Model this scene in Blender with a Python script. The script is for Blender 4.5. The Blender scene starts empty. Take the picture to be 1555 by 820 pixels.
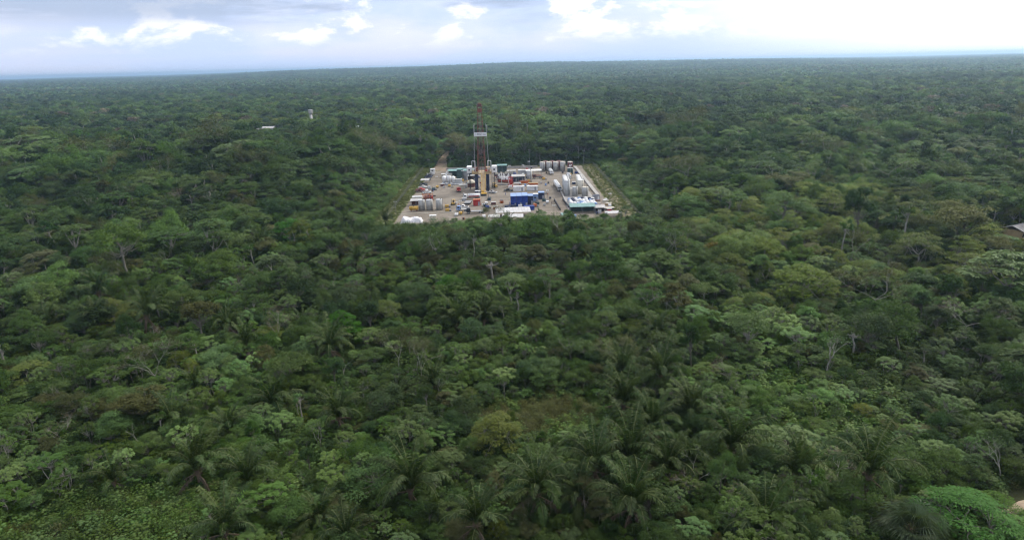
import bpy, math, random
import numpy as np
from mathutils import Matrix, Vector

scene = bpy.context.scene
COL = scene.collection
R = math.radians

# ------------------------------------------------------------------ camera
CAM_H = 70.0
PITCH, ROLL = R(17.05), R(1.47)
fw = Vector((0, math.cos(PITCH), -math.sin(PITCH)))
r0 = Vector((1, 0, 0)); u0 = r0.cross(fw)
rt = r0 * math.cos(ROLL) - u0 * math.sin(ROLL)
up = u0 * math.cos(ROLL) + r0 * math.sin(ROLL)
cam = bpy.data.cameras.new("camera")
cam.sensor_width = 36.0
cam.lens = 36.0 * 1013.0 / 1555.0
cam.clip_start = 0.5
cam.clip_end = 80000
camo = bpy.data.objects.new("camera", cam)
camo.matrix_world = Matrix(((rt.x, up.x, -fw.x, 0), (rt.y, up.y, -fw.y, 0), (rt.z, up.z, -fw.z, CAM_H), (0, 0, 0, 1)))
COL.objects.link(camo)
scene.camera = camo

# ------------------------------------------------------------------ sky, sun, exposure
SUN_EL, SUN_AZ = R(48), R(52)          # azimuth measured from +Y towards +X
sund = Vector((math.cos(SUN_EL) * math.sin(SUN_AZ), math.cos(SUN_EL) * math.cos(SUN_AZ), math.sin(SUN_EL)))
sun = bpy.data.lights.new("sun", 'SUN')
sun.energy = 1.5
sun.angle = R(10)
sun.color = (1.0, 0.96, 0.9)
suno = bpy.data.objects.new("sun", sun)
suno.rotation_euler = sund.to_track_quat('Z', 'Y').to_euler()
suno.location = (0, 0, 200)
COL.objects.link(suno)

world = bpy.data.worlds.new("World")
scene.world = world
world.use_nodes = True
wn, wl = world.node_tree.nodes, world.node_tree.links
wn.clear()


def nd(tree, kind, **kw):
    n = tree.nodes.new(kind)
    for k, v in kw.items():
        setattr(n, k, v)
    return n


def math_n(tree, op, a, b=None, c=None, clamp=False):
    n = nd(tree, 'ShaderNodeMath', operation=op, use_clamp=clamp)
    for i, v in enumerate((a, b, c)):
        if v is None:
            continue
        if isinstance(v, (int, float)):
            n.inputs[i].default_value = v
        else:
            tree.links.new(v, n.inputs[i])
    return n.outputs[0]


def mixc(tree, fac, a, b, blend='MIX'):
    n = nd(tree, 'ShaderNodeMix', data_type='RGBA', blend_type=blend)
    for s, v in ((n.inputs[0], fac), (n.inputs[6], a), (n.inputs[7], b)):
        if isinstance(v, (int, float)):
            s.default_value = v
        elif isinstance(v, tuple):
            s.default_value = (*v, 1) if len(v) == 3 else v
        else:
            tree.links.new(v, s)
    return n.outputs[2]


def sstep(tree, v, lo, hi, a=0.0, b=1.0):
    n = nd(tree, 'ShaderNodeMapRange', interpolation_type='SMOOTHSTEP')
    tree.links.new(v, n.inputs[0])
    n.inputs[1].default_value = lo
    n.inputs[2].default_value = hi
    n.inputs[3].default_value = a
    n.inputs[4].default_value = b
    return n.outputs[0]


def noise(tree, vec, scale, detail=4, rough=0.55, dist=0.0):
    n = nd(tree, 'ShaderNodeTexNoise')
    n.inputs['Scale'].default_value = scale
    n.inputs['Detail'].default_value = detail
    n.inputs['Roughness'].default_value = rough
    n.inputs['Distortion'].default_value = dist
    if vec is not None:
        tree.links.new(vec, n.inputs['Vector'])
    return n.outputs['Fac']


GOFF = 8.0


def make_sky():
    t = world.node_tree
    tc = nd(t, 'ShaderNodeTexCoord')
    sky = nd(t, 'ShaderNodeTexSky', sky_type='NISHITA', sun_disc=False)
    sky.sun_elevation = SUN_EL
    sky.sun_rotation = SUN_AZ
    sky.dust_density = 2.0
    d = tc.outputs['Generated']
    nrm = nd(t, 'ShaderNodeVectorMath', operation='NORMALIZE')
    t.links.new(d, nrm.inputs[0])
    sep = nd(t, 'ShaderNodeSeparateXYZ')
    t.links.new(nrm.outputs[0], sep.inputs[0])
    # cloud deck seen edge-on: stretch the noise sideways near the horizon
    mp = nd(t, 'ShaderNodeMapping')
    mp.inputs['Scale'].default_value = (1, 1, 3.2)
    t.links.new(nrm.outputs[0], mp.inputs[0])
    big = noise(t, mp.outputs[0], 2.6, 5, 0.5, 0.3)
    mp2 = nd(t, 'ShaderNodeMapping')
    mp2.inputs['Scale'].default_value = (1, 1, 2.2)
    mp2.inputs['Location'].default_value = (3.1, 1.7, 0.33)
    t.links.new(nrm.outputs[0], mp2.inputs[0])
    cum = noise(t, mp2.outputs[0], 8.5, 8, 0.58, 0.15)
    mp3 = nd(t, 'ShaderNodeMapping')
    mp3.inputs['Scale'].default_value = (1, 1, 7)
    mp3.inputs['Location'].default_value = (0.4, 5.2, 0.9)
    t.links.new(nrm.outputs[0], mp3.inputs[0])
    strat = noise(t, mp3.outputs[0], 3.2, 5, 0.5, 0.2)
    sc = 10.0
    veil = tuple(v * sc for v in (0.58, 0.625, 0.80))
    blue = tuple(v * sc for v in (0.46, 0.56, 0.78))
    grey = tuple(v * sc for v in (0.33, 0.40, 0.53))
    white = tuple(v * sc for v in (0.98, 0.95, 0.97))
    # thin overcast veil over the clear sky
    c = mixc(t, 0.90, sky.outputs[0], veil)
    c = mixc(t, sstep(t, strat, 0.40, 0.60, 0.0, 0.8), c, blue)
    # broad soft cloud banks, then whiter heads inside them
    bank = sstep(t, big, 0.40, 0.56)
    soft = noise(t, mp2.outputs[0], 4.5, 6, 0.55, 0.2)
    c = mixc(t, math_n(t, 'MULTIPLY', sstep(t, soft, 0.46, 0.62, 0, 0.55), sstep(t, sep.outputs[2], 0.01, 0.05)), c, tuple(v * sc for v in (0.69, 0.705, 0.79)))
    cf = math_n(t, 'MULTIPLY', sstep(t, cum, 0.51, 0.61, 0, 0.95), sstep(t, sep.outputs[2], 0.02, 0.06))
    c = mixc(t, cf, c, white)
    # flat grey cloud bases higher up
    hi = sstep(t, sep.outputs[2], 0.046, 0.078)
    mp4 = nd(t, 'ShaderNodeMapping')
    mp4.inputs['Scale'].default_value = (1, 1, 6)
    mp4.inputs['Location'].default_value = (GOFF, 0.8, 0.2)
    t.links.new(nrm.outputs[0], mp4.inputs[0])
    gb = noise(t, mp4.outputs[0], 2.6, 7, 0.58, 0.3)
    c = mixc(t, math_n(t, 'MULTIPLY', sstep(t, gb, 0.47, 0.58, 0, 0.85), hi), c, grey)
    # bright veil around the hidden sun
    dt = nd(t, 'ShaderNodeVectorMath', operation='DOT_PRODUCT')
    t.links.new(nrm.outputs[0], dt.inputs[0])
    dt.inputs[1].default_value = sund
    glow = sstep(t, dt.outputs['Value'], 0.52, 0.78, 0.0, 0.93)
    c = mixc(t, glow, c, tuple(v * sc for v in (1.38, 1.35, 1.33)))
    bg = nd(t, 'ShaderNodeBackground')
    bg.inputs[1].default_value = 0.1
    t.links.new(c, bg.inputs[0])
    out = nd(t, 'ShaderNodeOutputWorld')
    t.links.new(bg.outputs[0], out.inputs[0])


make_sky()
scene.view_settings.view_transform = 'Standard'
scene.view_settings.look = 'None'
scene.view_settings.exposure = 0.56
scene.view_settings.gamma = 1.0
scene.view_settings.use_curve_mapping = False
scene.render.engine = 'CYCLES'
cy = scene.cycles
cy.max_bounces = 4
cy.diffuse_bounces = 2
cy.glossy_bounces = 2
cy.transmission_bounces = 3
cy.transparent_max_bounces = 4
cy.volume_bounces = 1
cy.use_denoising = True
cy.denoiser = 'OPENIMAGEDENOISE'
cy.denoising_input_passes = 'RGB_ALBEDO_NORMAL'
cy.denoising_prefilter = 'FAST'
cy.caustics_reflective = False
cy.caustics_refractive = False
cy.pixel_filter_type = 'BLACKMAN_HARRIS'
cy.filter_width = 1.25

# ------------------------------------------------------------------ helpers
rng = np.random.default_rng(7)
random.seed(7)


def tag(o, label=None, cat=None, group=None, kind=None):
    if label: o["label"] = label
    if cat: o["category"] = cat
    if group: o["group"] = group
    if kind: o["kind"] = kind
    return o


def link(o, parent=None):
    COL.objects.link(o)
    if parent is not None:
        o.parent = parent
    return o


def empty(name, loc, rz=0.0, label=None, cat=None, group=None):
    o = bpy.data.objects.new(name, None)
    o.empty_display_size = 0.5
    o.location = loc
    o.rotation_euler = (0, 0, rz)
    link(o)
    return tag(o, label, cat, group)


def child(name, me, parent, loc=(0, 0, 0), rot=(0, 0, 0), scl=None):
    o = bpy.data.objects.new(name, me)
    o.location = loc
    o.rotation_euler = rot
    if scl: o.scale = scl
    return link(o, parent)


def mesh_np(name, V, F, mat=None, fattr=None, smooth=False):
    """V (n,3), F list of (m,k) index arrays"""
    me = bpy.data.meshes.new(name)
    F = [f for f in F if len(f)]
    nf = sum(len(f) for f in F)
    loops = np.concatenate([f.ravel() for f in F]).astype(np.int32)
    tot = np.concatenate([np.full(len(f), f.shape[1], np.int32) for f in F])
    start = np.concatenate(([0], np.cumsum(tot)[:-1])).astype(np.int32)
    me.vertices.add(len(V)); me.loops.add(len(loops)); me.polygons.add(nf)
    me.vertices.foreach_set("co", np.asarray(V, np.float32).ravel())
    me.polygons.foreach_set("loop_start", start)
    me.polygons.foreach_set("loop_total", tot)
    me.loops.foreach_set("vertex_index", loops)
    if smooth:
        me.polygons.foreach_set("use_smooth", np.ones(nf, bool))
    if fattr is not None:
        a = me.attributes.new("leafvar", 'FLOAT', 'FACE')
        a.data.foreach_set("value", np.asarray(fattr, np.float32))
    me.update(calc_edges=True)
    me.validate()
    if mat: me.materials.append(mat)
    return me


class MB:
    """collects boxes, tubes and sheets for ONE part"""
    def __init__(s):
        s.v, s.f = [], []

    def add(s, vs, fs):
        n = len(s.v)
        s.v += [tuple(v) for v in vs]
        s.f += [tuple(i + n for i in f) for f in fs]
        return s

    def box(s, x, y, z, sx, sy, sz, rz=0.0, top=(1, 1)):
        """z is the underside"""
        c, sn = math.cos(rz), math.sin(rz)
        vs = []
        for k, zz in enumerate((0, sz)):
            tx, ty = (1, 1) if k == 0 else top
            for dx, dy in ((-1, -1), (1, -1), (1, 1), (-1, 1)):
                a, b = dx * sx / 2 * tx, dy * sy / 2 * ty
                vs.append((x + a * c - b * sn, y + a * sn + b * c, z + zz))
        return s.add(vs, [(3, 2, 1, 0), (4, 5, 6, 7), (0, 1, 5, 4), (1, 2, 6, 5), (2, 3, 7, 6), (3, 0, 4, 7)])

    def cyl(s, p0, p1, r0, r1=None, n=10, caps=True):
        r1 = r0 if r1 is None else r1
        p0, p1 = Vector(p0), Vector(p1)
        d = (p1 - p0).normalized()
        a = d.orthogonal().normalized(); b = d.cross(a)
        vs = []
        for p, r in ((p0, r0), (p1, r1)):
            for i in range(n):
                t = 2 * math.pi * i / n
                vs.append(p + a * (r * math.cos(t)) + b * (r * math.sin(t)))
        fs = [(i, (i + 1) % n, n + (i + 1) % n, n + i) for i in range(n)]
        if caps:
            fs += [tuple(range(n - 1, -1, -1)), tuple(range(n, 2 * n))]
        return s.add(vs, fs)

    def bar(s, p0, p1, r):
        return s.cyl(p0, p1, r, r, 4)

    def mesh(s, name, mat, smooth=False):
        me = bpy.data.meshes.new(name)
        me.from_pydata(s.v, [], s.f)
        if smooth:
            for p in me.polygons:
                p.use_smooth = len(p.vertices) == 4
        me.materials.append(mat)
        me.update()
        return me

    def build(s, name, mat, parent=None, loc=(0, 0, 0), rz=0.0, smooth=False):
        o = bpy.data.objects.new(name, s.mesh(name, mat, smooth))
        o.location = loc
        o.rotation_euler = (0, 0, rz)
        return link(o, parent)


def copy_tree(o, parent=None, mats=None):
    c = o.copy()
    COL.objects.link(c)
    c.parent = parent
    for ch in o.children:
        copy_tree(ch, c)
    return c


# ------------------------------------------------------------------ materials
def mat_plain(name, col, rough=0.6, metal=0.0, var=0.18, scale=0.6, dirt=None, dirt_amt=0.35, bump=0.0):
    m = bpy.data.materials.new(name)
    m.use_nodes = True
    t = m.node_tree
    b = t.nodes['Principled BSDF']
    tc = nd(t, 'ShaderNodeTexCoord')
    n1 = noise(t, tc.outputs['Object'], scale, 5, 0.6)
    lo = tuple(c * (1 - var) for c in col); hi = tuple(min(1, c * (1 + var)) for c in col)
    c = mixc(t, sstep(t, n1, 0.3, 0.7), lo, hi)
    if dirt:
        mp = nd(t, 'ShaderNodeMapping')
        mp.inputs['Scale'].default_value = (1, 1, 0.25)
        t.links.new(tc.outputs['Object'], mp.inputs[0])
        n2 = noise(t, mp.outputs[0], scale * 3, 6, 0.65)
        c = mixc(t, sstep(t, n2, 0.48, 0.72, 0, dirt_amt), c, dirt)
    t.links.new(c, b.inputs['Base Color'])
    b.inputs['Roughness'].default_value = rough
    b.inputs['Metallic'].default_value = metal
    b.inputs['Specular IOR Level'].default_value = 0.3
    if bump:
        bm = nd(t, 'ShaderNodeBump')
        bm.inputs['Strength'].default_value = bump
        t.links.new(noise(t, tc.outputs['Object'], scale * 8, 5, 0.6), bm.inputs['Height'])
        t.links.new(bm.outputs[0], b.inputs['Normal'])
    return m


def mat_leaf(name, c1, c2, trans=0.3, patch=0.35, rough=0.55, spec=0.14):
    """leaf colour: varies leaf by leaf, plant by plant and from patch to patch of the forest"""
    m = bpy.data.materials.new(name)
    m.use_nodes = True
    t = m.node_tree
    b = t.nodes['Principled BSDF']
    at = nd(t, 'ShaderNodeAttribute', attribute_name='leafvar')
    oi = nd(t, 'ShaderNodeObjectInfo')
    f = math_n(t, 'MULTIPLY', at.outputs['Fac'], 0.55)
    f = math_n(t, 'MULTIPLY_ADD', oi.outputs['Random'], 0.5, f, clamp=True)
    c = mixc(t, f, c1, c2)
    mp = nd(t, 'ShaderNodeMapping')
    mp.inputs['Scale'].default_value = (1 / 40, 1 / 40, 0)
    t.links.new(oi.outputs['Location'], mp.inputs[0])
    n1 = noise(t, mp.outputs[0], 1.0, 3, 0.6)
    br = sstep(t, n1, 0.3, 0.7, 1 - patch, 1 + patch)
    mp2 = nd(t, 'ShaderNodeMapping')
    mp2.inputs['Scale'].default_value = (1 / 420, 1 / 420, 0)
    t.links.new(oi.outputs['Location'], mp2.inputs[0])
    br = math_n(t, 'MULTIPLY', br, sstep(t, noise(t, mp2.outputs[0], 1.0, 3, 0.6), 0.36, 0.64, 0.78, 1.18))
    r2 = math_n(t, 'FRACT', math_n(t, 'MULTIPLY', oi.outputs['Random'], 17.31))
    br = math_n(t, 'MULTIPLY', br, math_n(t, 'MULTIPLY_ADD', r2, 0.7, 0.65))
    hv = nd(t, 'ShaderNodeHueSaturation')
    hv.inputs['Hue'].default_value = 0.5
    t.links.new(br, hv.inputs['Value'])
    r3 = math_n(t, 'FRACT', math_n(t, 'MULTIPLY', oi.outputs['Random'], 53.7))
    t.links.new(math_n(t, 'MULTIPLY_ADD', r3, 0.035, 0.489), hv.inputs['Hue'])
    t.links.new(math_n(t, 'MULTIPLY_ADD', r2, -0.3, 1.2), hv.inputs['Saturation'])
    t.links.new(c, hv.inputs['Color'])
    t.links.new(hv.outputs[0], b.inputs['Base Color'])
    b.inputs['Roughness'].default_value = rough
    b.inputs['Specular IOR Level'].default_value = spec
    tr = nd(t, 'ShaderNodeBsdfTranslucent')
    t.links.new(mixc(t, 1.0, hv.outputs[0], (0.9, 1.0, 0.45), 'MULTIPLY'), tr.inputs['Color'])
    mx = nd(t, 'ShaderNodeMixShader')
    mx.inputs[0].default_value = trans
    t.links.new(b.outputs[0], mx.inputs[1])
    t.links.new(tr.outputs[0], mx.inputs[2])
    t.links.new(mx.outputs[0], t.nodes['Material Output'].inputs['Surface'])
    return m


def mat_ground():
    m = bpy.data.materials.new("forest_floor")
    m.use_nodes = True
    t = m.node_tree
    b = t.nodes['Principled BSDF']
    tc = nd(t, 'ShaderNodeTexCoord')
    n1 = noise(t, tc.outputs['Object'], 0.05, 6, 0.6)
    n2 = noise(t, tc.outputs['Object'], 1.7, 5, 0.65)
    c = mixc(t, sstep(t, n1, 0.35, 0.65), (0.030, 0.036, 0.016), (0.045, 0.055, 0.020))
    c = mixc(t, sstep(t, n2, 0.42, 0.68, 0, 0.6), c, (0.050, 0.040, 0.024))
    t.links.new(c, b.inputs['Base Color'])
    b.inputs['Roughness'].default_value = 0.95
    b.inputs['Specular IOR Level'].default_value = 0.1
    return m


def mat_dirt(name, base, worn, wet, grassy=None):
    m = bpy.data.materials.new(name)
    m.use_nodes = True
    t = m.node_tree
    b = t.nodes['Principled BSDF']
    tc = nd(t, 'ShaderNodeTexCoord')
    P = tc.outputs['Object']
    n1 = noise(t, P, 0.06, 6, 0.62, 0.6)
    n2 = noise(t, P, 0.55, 6, 0.65)
    mp = nd(t, 'ShaderNodeMapping')
    mp.inputs['Rotation'].default_value = (0, 0, 0.5)
    mp.inputs['Scale'].default_value = (0.05, 0.6, 1)
    t.links.new(P, mp.inputs[0])
    n3 = noise(t, mp.outputs[0], 1.0, 5, 0.6, 1.2)
    c = mixc(t, sstep(t, n1, 0.36, 0.64), base, worn)
    c = mixc(t, sstep(t, n3, 0.50, 0.62, 0, 0.7), c, tuple(v * 1.22 for v in worn))
    mq = nd(t, 'ShaderNodeMapping')
    mq.inputs['Rotation'].default_value = (0, 0, -1.1)
    mq.inputs['Scale'].default_value = (0.035, 0.85, 1)
    t.links.new(P, mq.inputs[0])
    n5 = noise(t, mq.outputs[0], 1.0, 5, 0.6, 2.0)
    c = mixc(t, sstep(t, n5, 0.56, 0.68, 0, 0.7), c, wet)
    n6 = noise(t, P, 0.022, 5, 0.6, 1.0)
    c = mixc(t, sstep(t, n6, 0.50, 0.66, 0, 0.45), c, tuple(v * .8 for v in base))
    c = mixc(t, sstep(t, n2, 0.52, 0.72, 0, 0.6), c, wet)
    if grassy:
        n4 = noise(t, P, 0.16, 6, 0.68)
        c = mixc(t, sstep(t, n4, 0.50, 0.62, 0, 0.8), c, grassy)
    t.links.new(c, b.inputs['Base Color'])
    b.inputs['Roughness'].default_value = 0.92
    b.inputs['Specular IOR Level'].default_value = 0.15
    bm = nd(t, 'ShaderNodeBump')
    bm.inputs['Strength'].default_value = 0.4
    bm.inputs['Distance'].default_value = 0.15
    t.links.new(n2, bm.inputs['Height'])
    t.links.new(bm.outputs[0], b.inputs['Normal'])
    return m


RUST = (0.16, 0.075, 0.04)
MUD = (0.22, 0.17, 0.12)
M = {
    'ground': mat_ground(),
    'pad': mat_dirt("pad_gravel", (0.148, 0.125, 0.098), (0.232, 0.200, 0.160), (0.085, 0.070, 0.054)),
    'road': mat_dirt("dirt_road", (0.27, 0.20, 0.14), (0.36, 0.28, 0.20), (0.15, 0.11, 0.08), (0.07, 0.085, 0.03)),
    'verge': mat_dirt("grass_verge", (0.145, 0.16, 0.07), (0.19, 0.185, 0.095), (0.15, 0.135, 0.08), (0.11, 0.14, 0.05)),
    'berm': mat_dirt("earth_berm", (0.165, 0.145, 0.088), (0.19, 0.165, 0.105), (0.135, 0.12, 0.075), (0.14, 0.135, 0.07)),
    'slab': mat_plain("concrete_slab", (0.30, 0.29, 0.275), 0.85, 0, 0.2, 0.3, MUD, 0.6),
    'white': mat_plain("white_paint", (0.74, 0.74, 0.72), 0.4, 0, 0.08, 0.5, (0.42, 0.38, 0.32), 0.5),
    'roof_white': mat_plain("weathered_white_sheet", (0.50, 0.49, 0.48), 0.55, 0, 0.14, 0.5, (0.26, 0.23, 0.20), 0.55),
    'cream': mat_plain("cream_paint", (0.58, 0.54, 0.44), 0.5, 0, 0.1, 0.5, MUD, 0.4),
    'grey': mat_plain("grey_paint", (0.30, 0.31, 0.32), 0.5, 0, 0.15, 0.5, RUST, 0.25),
    'pale_grey': mat_plain("pale_grey_steel", (0.46, 0.47, 0.46), 0.45, 0, 0.12, 0.5, (0.26, 0.22, 0.18), 0.4),
    'tank': mat_plain("tank_steel", (0.40, 0.40, 0.38), 0.45, 0.1, 0.12, 0.5, (0.24, 0.18, 0.13), 0.45),
    'maroon': mat_plain("maroon_steel", (0.14, 0.055, 0.05), 0.55, 0, 0.2, 0.5, (0.07, 0.04, 0.035), 0.4),
    'dark': mat_plain("dark_steel", (0.035, 0.036, 0.042), 0.55, 0.2, 0.25, 0.5),
    'navy': mat_plain("navy_steel", (0.028, 0.035, 0.075), 0.5, 0, 0.25, 0.5),
    'blue': mat_plain("blue_container", (0.022, 0.055, 0.26), 0.45, 0, 0.2, 0.5, (0.03, 0.03, 0.05), 0.4),
    'blue2': mat_plain("light_blue_paint", (0.22, 0.33, 0.55), 0.45, 0, 0.15, 0.5),
    'teal': mat_plain("teal_roof", (0.14, 0.28, 0.26), 0.5, 0, 0.2, 0.5, (0.26, 0.28, 0.25), 0.5),
    'green': mat_plain("dark_green_steel", (0.045, 0.085, 0.085), 0.5, 0, 0.2, 0.5),
    'red': mat_plain("red_paint", (0.42, 0.035, 0.03), 0.42, 0, 0.15, 0.5, (0.2, 0.05, 0.04), 0.4),
    'orange': mat_plain("orange_paint", (0.50, 0.13, 0.035), 0.45, 0, 0.15, 0.5, RUST, 0.4),
    'yellow': mat_plain("yellow_paint", (0.55, 0.34, 0.06), 0.45, 0, 0.15, 0.5, RUST, 0.4),
    'tan': mat_plain("tan_steel", (0.40, 0.29, 0.15), 0.5, 0, 0.15, 0.5, RUST, 0.4),
    'rust': mat_plain("rust_red_steel", (0.20, 0.075, 0.052), 0.6, 0, 0.25, 0.3, (0.06, 0.04, 0.035), 0.45),
    'glass': mat_plain("dark_glass", (0.02, 0.025, 0.03), 0.12, 0, 0.1, 0.5),
    'rubber': mat_plain("tyre_rubber", (0.02, 0.02, 0.02), 0.85, 0, 0.2, 0.5),
    'black': mat_plain("black_lettering", (0.015, 0.015, 0.018), 0.6, 0, 0.1, 0.5),
    'concrete': mat_plain("pale_concrete", (0.36, 0.345, 0.32), 0.85, 0, 0.14, 0.4, MUD, 0.35),
    'tarp': mat_plain("white_tarpaulin", (0.76, 0.74, 0.74), 0.5, 0, 0.08, 0.7, (0.5, 0.45, 0.42), 0.35),
    'galv': mat_plain("galvanised_wire", (0.20, 0.20, 0.19), 0.5, 0.3, 0.15, 0.5),
    'tin': mat_plain("weathered_tin", (0.42, 0.41, 0.39), 0.5, 0.1, 0.2, 0.4, RUST, 0.35),
    'skin': mat_plain("skin", (0.30, 0.17, 0.11), 0.6, 0, 0.1, 2),
    'bark': mat_plain("grey_bark", (0.14, 0.13, 0.105), 0.85, 0, 0.3, 0.8, (0.09, 0.08, 0.06), 0.5),
    'pale_bark': mat_plain("pale_bark", (0.27, 0.255, 0.22), 0.8, 0, 0.25, 0.8, (0.12, 0.105, 0.08), 0.5),
    'palm_bark': mat_plain("palm_bark", (0.15, 0.11, 0.075), 0.9, 0, 0.3, 1.5),
}
L = {
    'mid': mat_leaf("mid_green_leaf", (0.062, 0.110, 0.024), (0.125, 0.184, 0.048)),
    'dark': mat_leaf("dark_green_leaf", (0.034, 0.068, 0.019), (0.074, 0.118, 0.036)),
    'grey': mat_leaf("grey_green_leaf", (0.072, 0.118, 0.036), (0.122, 0.176, 0.056)),
    'light': mat_leaf("light_green_leaf", (0.084, 0.150, 0.034), (0.148, 0.228, 0.060)),
    'yellow': mat_leaf("yellow_green_leaf", (0.095, 0.128, 0.020), (0.165, 0.195, 0.038)),
    'lime': mat_leaf("lime_green_leaf", (0.062, 0.145, 0.016), (0.110, 0.220, 0.032), 0.35, 0.1),
    'olive': mat_leaf("olive_brown_leaf", (0.076, 0.086, 0.028), (0.128, 0.134, 0.048)),
    'brown': mat_leaf("dry_brown_leaf", (0.120, 0.085, 0.058), (0.175, 0.130, 0.092), 0.15),
    'orange': mat_leaf("orange_yellow_leaf", (0.150, 0.110, 0.020), (0.20, 0.135, 0.028), 0.3, 0.1),
    'frond': mat_leaf("palm_frond", (0.022, 0.042, 0.013), (0.095, 0.138, 0.036), 0.25, 0.2, 0.5, 0.18),
    'fan': mat_leaf("fan_palm_leaf", (0.075, 0.105, 0.052), (0.120, 0.150, 0.080), 0.25, 0.2),
    'dead': mat_leaf("dead_frond", (0.095, 0.070, 0.055), (0.165, 0.125, 0.100), 0.1, 0.2),
    'rachis': mat_plain("frond_rachis", (0.13, 0.15, 0.055), 0.6, 0, 0.2, 1.0),
    'herb': mat_leaf("undergrowth_leaf", (0.066, 0.118, 0.024), (0.135, 0.200, 0.050), 0.3, 0.4),
    'grass': mat_leaf("verge_grass", (0.120, 0.140, 0.045), (0.190, 0.200, 0.080), 0.3, 0.15),
    'straw': mat_leaf("dry_undergrowth_leaf", (0.082, 0.092, 0.026), (0.135, 0.138, 0.044), 0.25, 0.3),
}

# ------------------------------------------------------------------ ground and setting
SM = lambda a, b, x: (lambda t: t * t * (3 - 2 * t))(np.clip((x - a) / (b - a), 0, 1))


def gz(x, y):
    """flat river plain that swells very gently far off"""
    r = np.hypot(x, y)
    az = np.degrees(np.arctan2(x, y))
    return 60.0 * np.exp(-((az - 1) / 25.0) ** 2) * SM(2000, 6800, r) + 5 * SM(3000, 7000, r) * (1 + np.sin(az * 0.35 + 1.0))


def make_ground():
    rad = np.concatenate(([0], np.geomspace(30, 22000, 70)))
    naz = 144
    a = np.linspace(0, 2 * np.pi, naz, endpoint=False)
    V = [(0, 0, 0)]
    for r in rad[1:]:
        x, y = r * np.sin(a), r * np.cos(a)
        V += list(zip(x, y, gz(x, y)))
    V = np.array(V)
    tri = np.array([(0, 1 + (i + 1) % naz, 1 + i) for i in range(naz)])
    q = []
    for k in range(len(rad) - 2):
        b0 = 1 + k * naz; b1 = b0 + naz
        for i in range(naz):
            j = (i + 1) % naz
            q.append((b0 + i, b0 + j, b1 + j, b1 + i))
    me = mesh_np("ground", V, [tri, np.array(q)], M['ground'], smooth=True)
    o = link(bpy.data.objects.new("ground", me))
    tag(o, "dark forest floor reaching to the horizon", None, None, 'structure')


make_ground()


def sheet(name, outline, z, mat, label):
    """outline: closed list of points; a fan-free grid is not needed, the piece is flat"""
    me = bpy.data.meshes.new(name)
    me.from_pydata([(x, y, z) for x, y in outline], [], [tuple(range(len(outline)))])
    me.materials.append(mat)
    o = link(bpy.data.objects.new(name, me))
    return tag(o, label, None, None, 'structure')


def rough_rect(x0, x1, y0, y1, amp, step=4.0, seed=1):
    r = random.Random(seed)
    pts = []
    def run(a, b):
        n = max(2, int(math.dist(a, b) / step))
        for i in range(n):
            t = i / n
            pts.append((a[0] + (b[0] - a[0]) * t + r.uniform(-amp, amp), a[1] + (b[1] - a[1]) * t + r.uniform(-amp, amp)))
    run((x0, y0), (x1, y0)); run((x1, y0), (x1, y1)); run((x1, y1), (x0, y1)); run((x0, y1), (x0, y0))
    return pts


sheet("grass_verge", rough_rect(-66, 64, 298, 486, 1.2, 4, 3), 0.012, M['verge'], "rough grass strip round the drilling pad inside the fence")
sheet("drilling_pad", rough_rect(-55.5, 51.5, 304, 479, 0.9, 3, 4), 0.022, M['pad'], "pale compacted gravel drilling pad in the forest clearing")
road = []
cl = [(-49, 470), (-50.5, 500), (-52, 530), (-51.5, 560), (-49, 600), (-44, 650)]
wds = [6, 4.2, 3.6, 3.4, 3.2, 3]
road = [(x - w + random.uniform(-.4, .4), y) for (x, y), w in zip(cl, wds)] + [(x + w + random.uniform(-.4, .4), y) for (x, y), w in reversed(list(zip(cl, wds)))]
sheet("access_road", road, 0.032, M['road'], "dirt access road leaving the pad into the forest")
tr = [(94, 68), (88, 74), (82.8, 79), (78.6, 83.6), (76.9, 87.2), (78.0, 90.2), (82.5, 92.6), (90, 95), (100, 99)]
sheet("dirt_track", [(x - .9, y - .3 * (y - 87) / 8) for x, y in tr] + [(x + 1.5, y - 1.6 * (y - 87) / 8) for x, y in reversed(tr)], 0.03, M['road'], "narrow bare dirt track beside the bright green tree")
sheet("containment_floor", rough_rect(29.0, 45.3, 330, 392, 0.15, 8, 9), 0.030, M['slab'], "dirty concrete floor under the tall tank rows")


def make_berm():
    # earth bank with a sloped section along the right side of the pad
    prof = [(52.5, 0.0), (54.0, 0.7), (55.6, 1.1), (57.2, 0.9), (59.2, 0.0)]
    ys = np.linspace(309, 479, 60)
    r = random.Random(5)
    V, q = [], []
    for i, y in enumerate(ys):
        for k, (x, z) in enumerate(prof):
            V.append((x + r.uniform(-.1, .1), y, max(0, z * (1 if 0 < i < len(ys) - 1 else 0.1) + (r.uniform(-.05, .05) if 0 < k < 4 else -0.02)) + 0.0))
    n = len(prof)
    for i in range(len(ys) - 1):
        for k in range(n - 1):
            q.append((i * n + k, i * n + k + 1, (i + 1) * n + k + 1, (i + 1) * n + k))
    me = mesh_np("earth_berm", np.array(V), [np.array(q)], M['berm'], smooth=True)
    tag(link(bpy.data.objects.new("earth_berm", me)), "low brownish grass bank along the pad beside the wire fence", None, None, 'structure')


make_berm()

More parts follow.
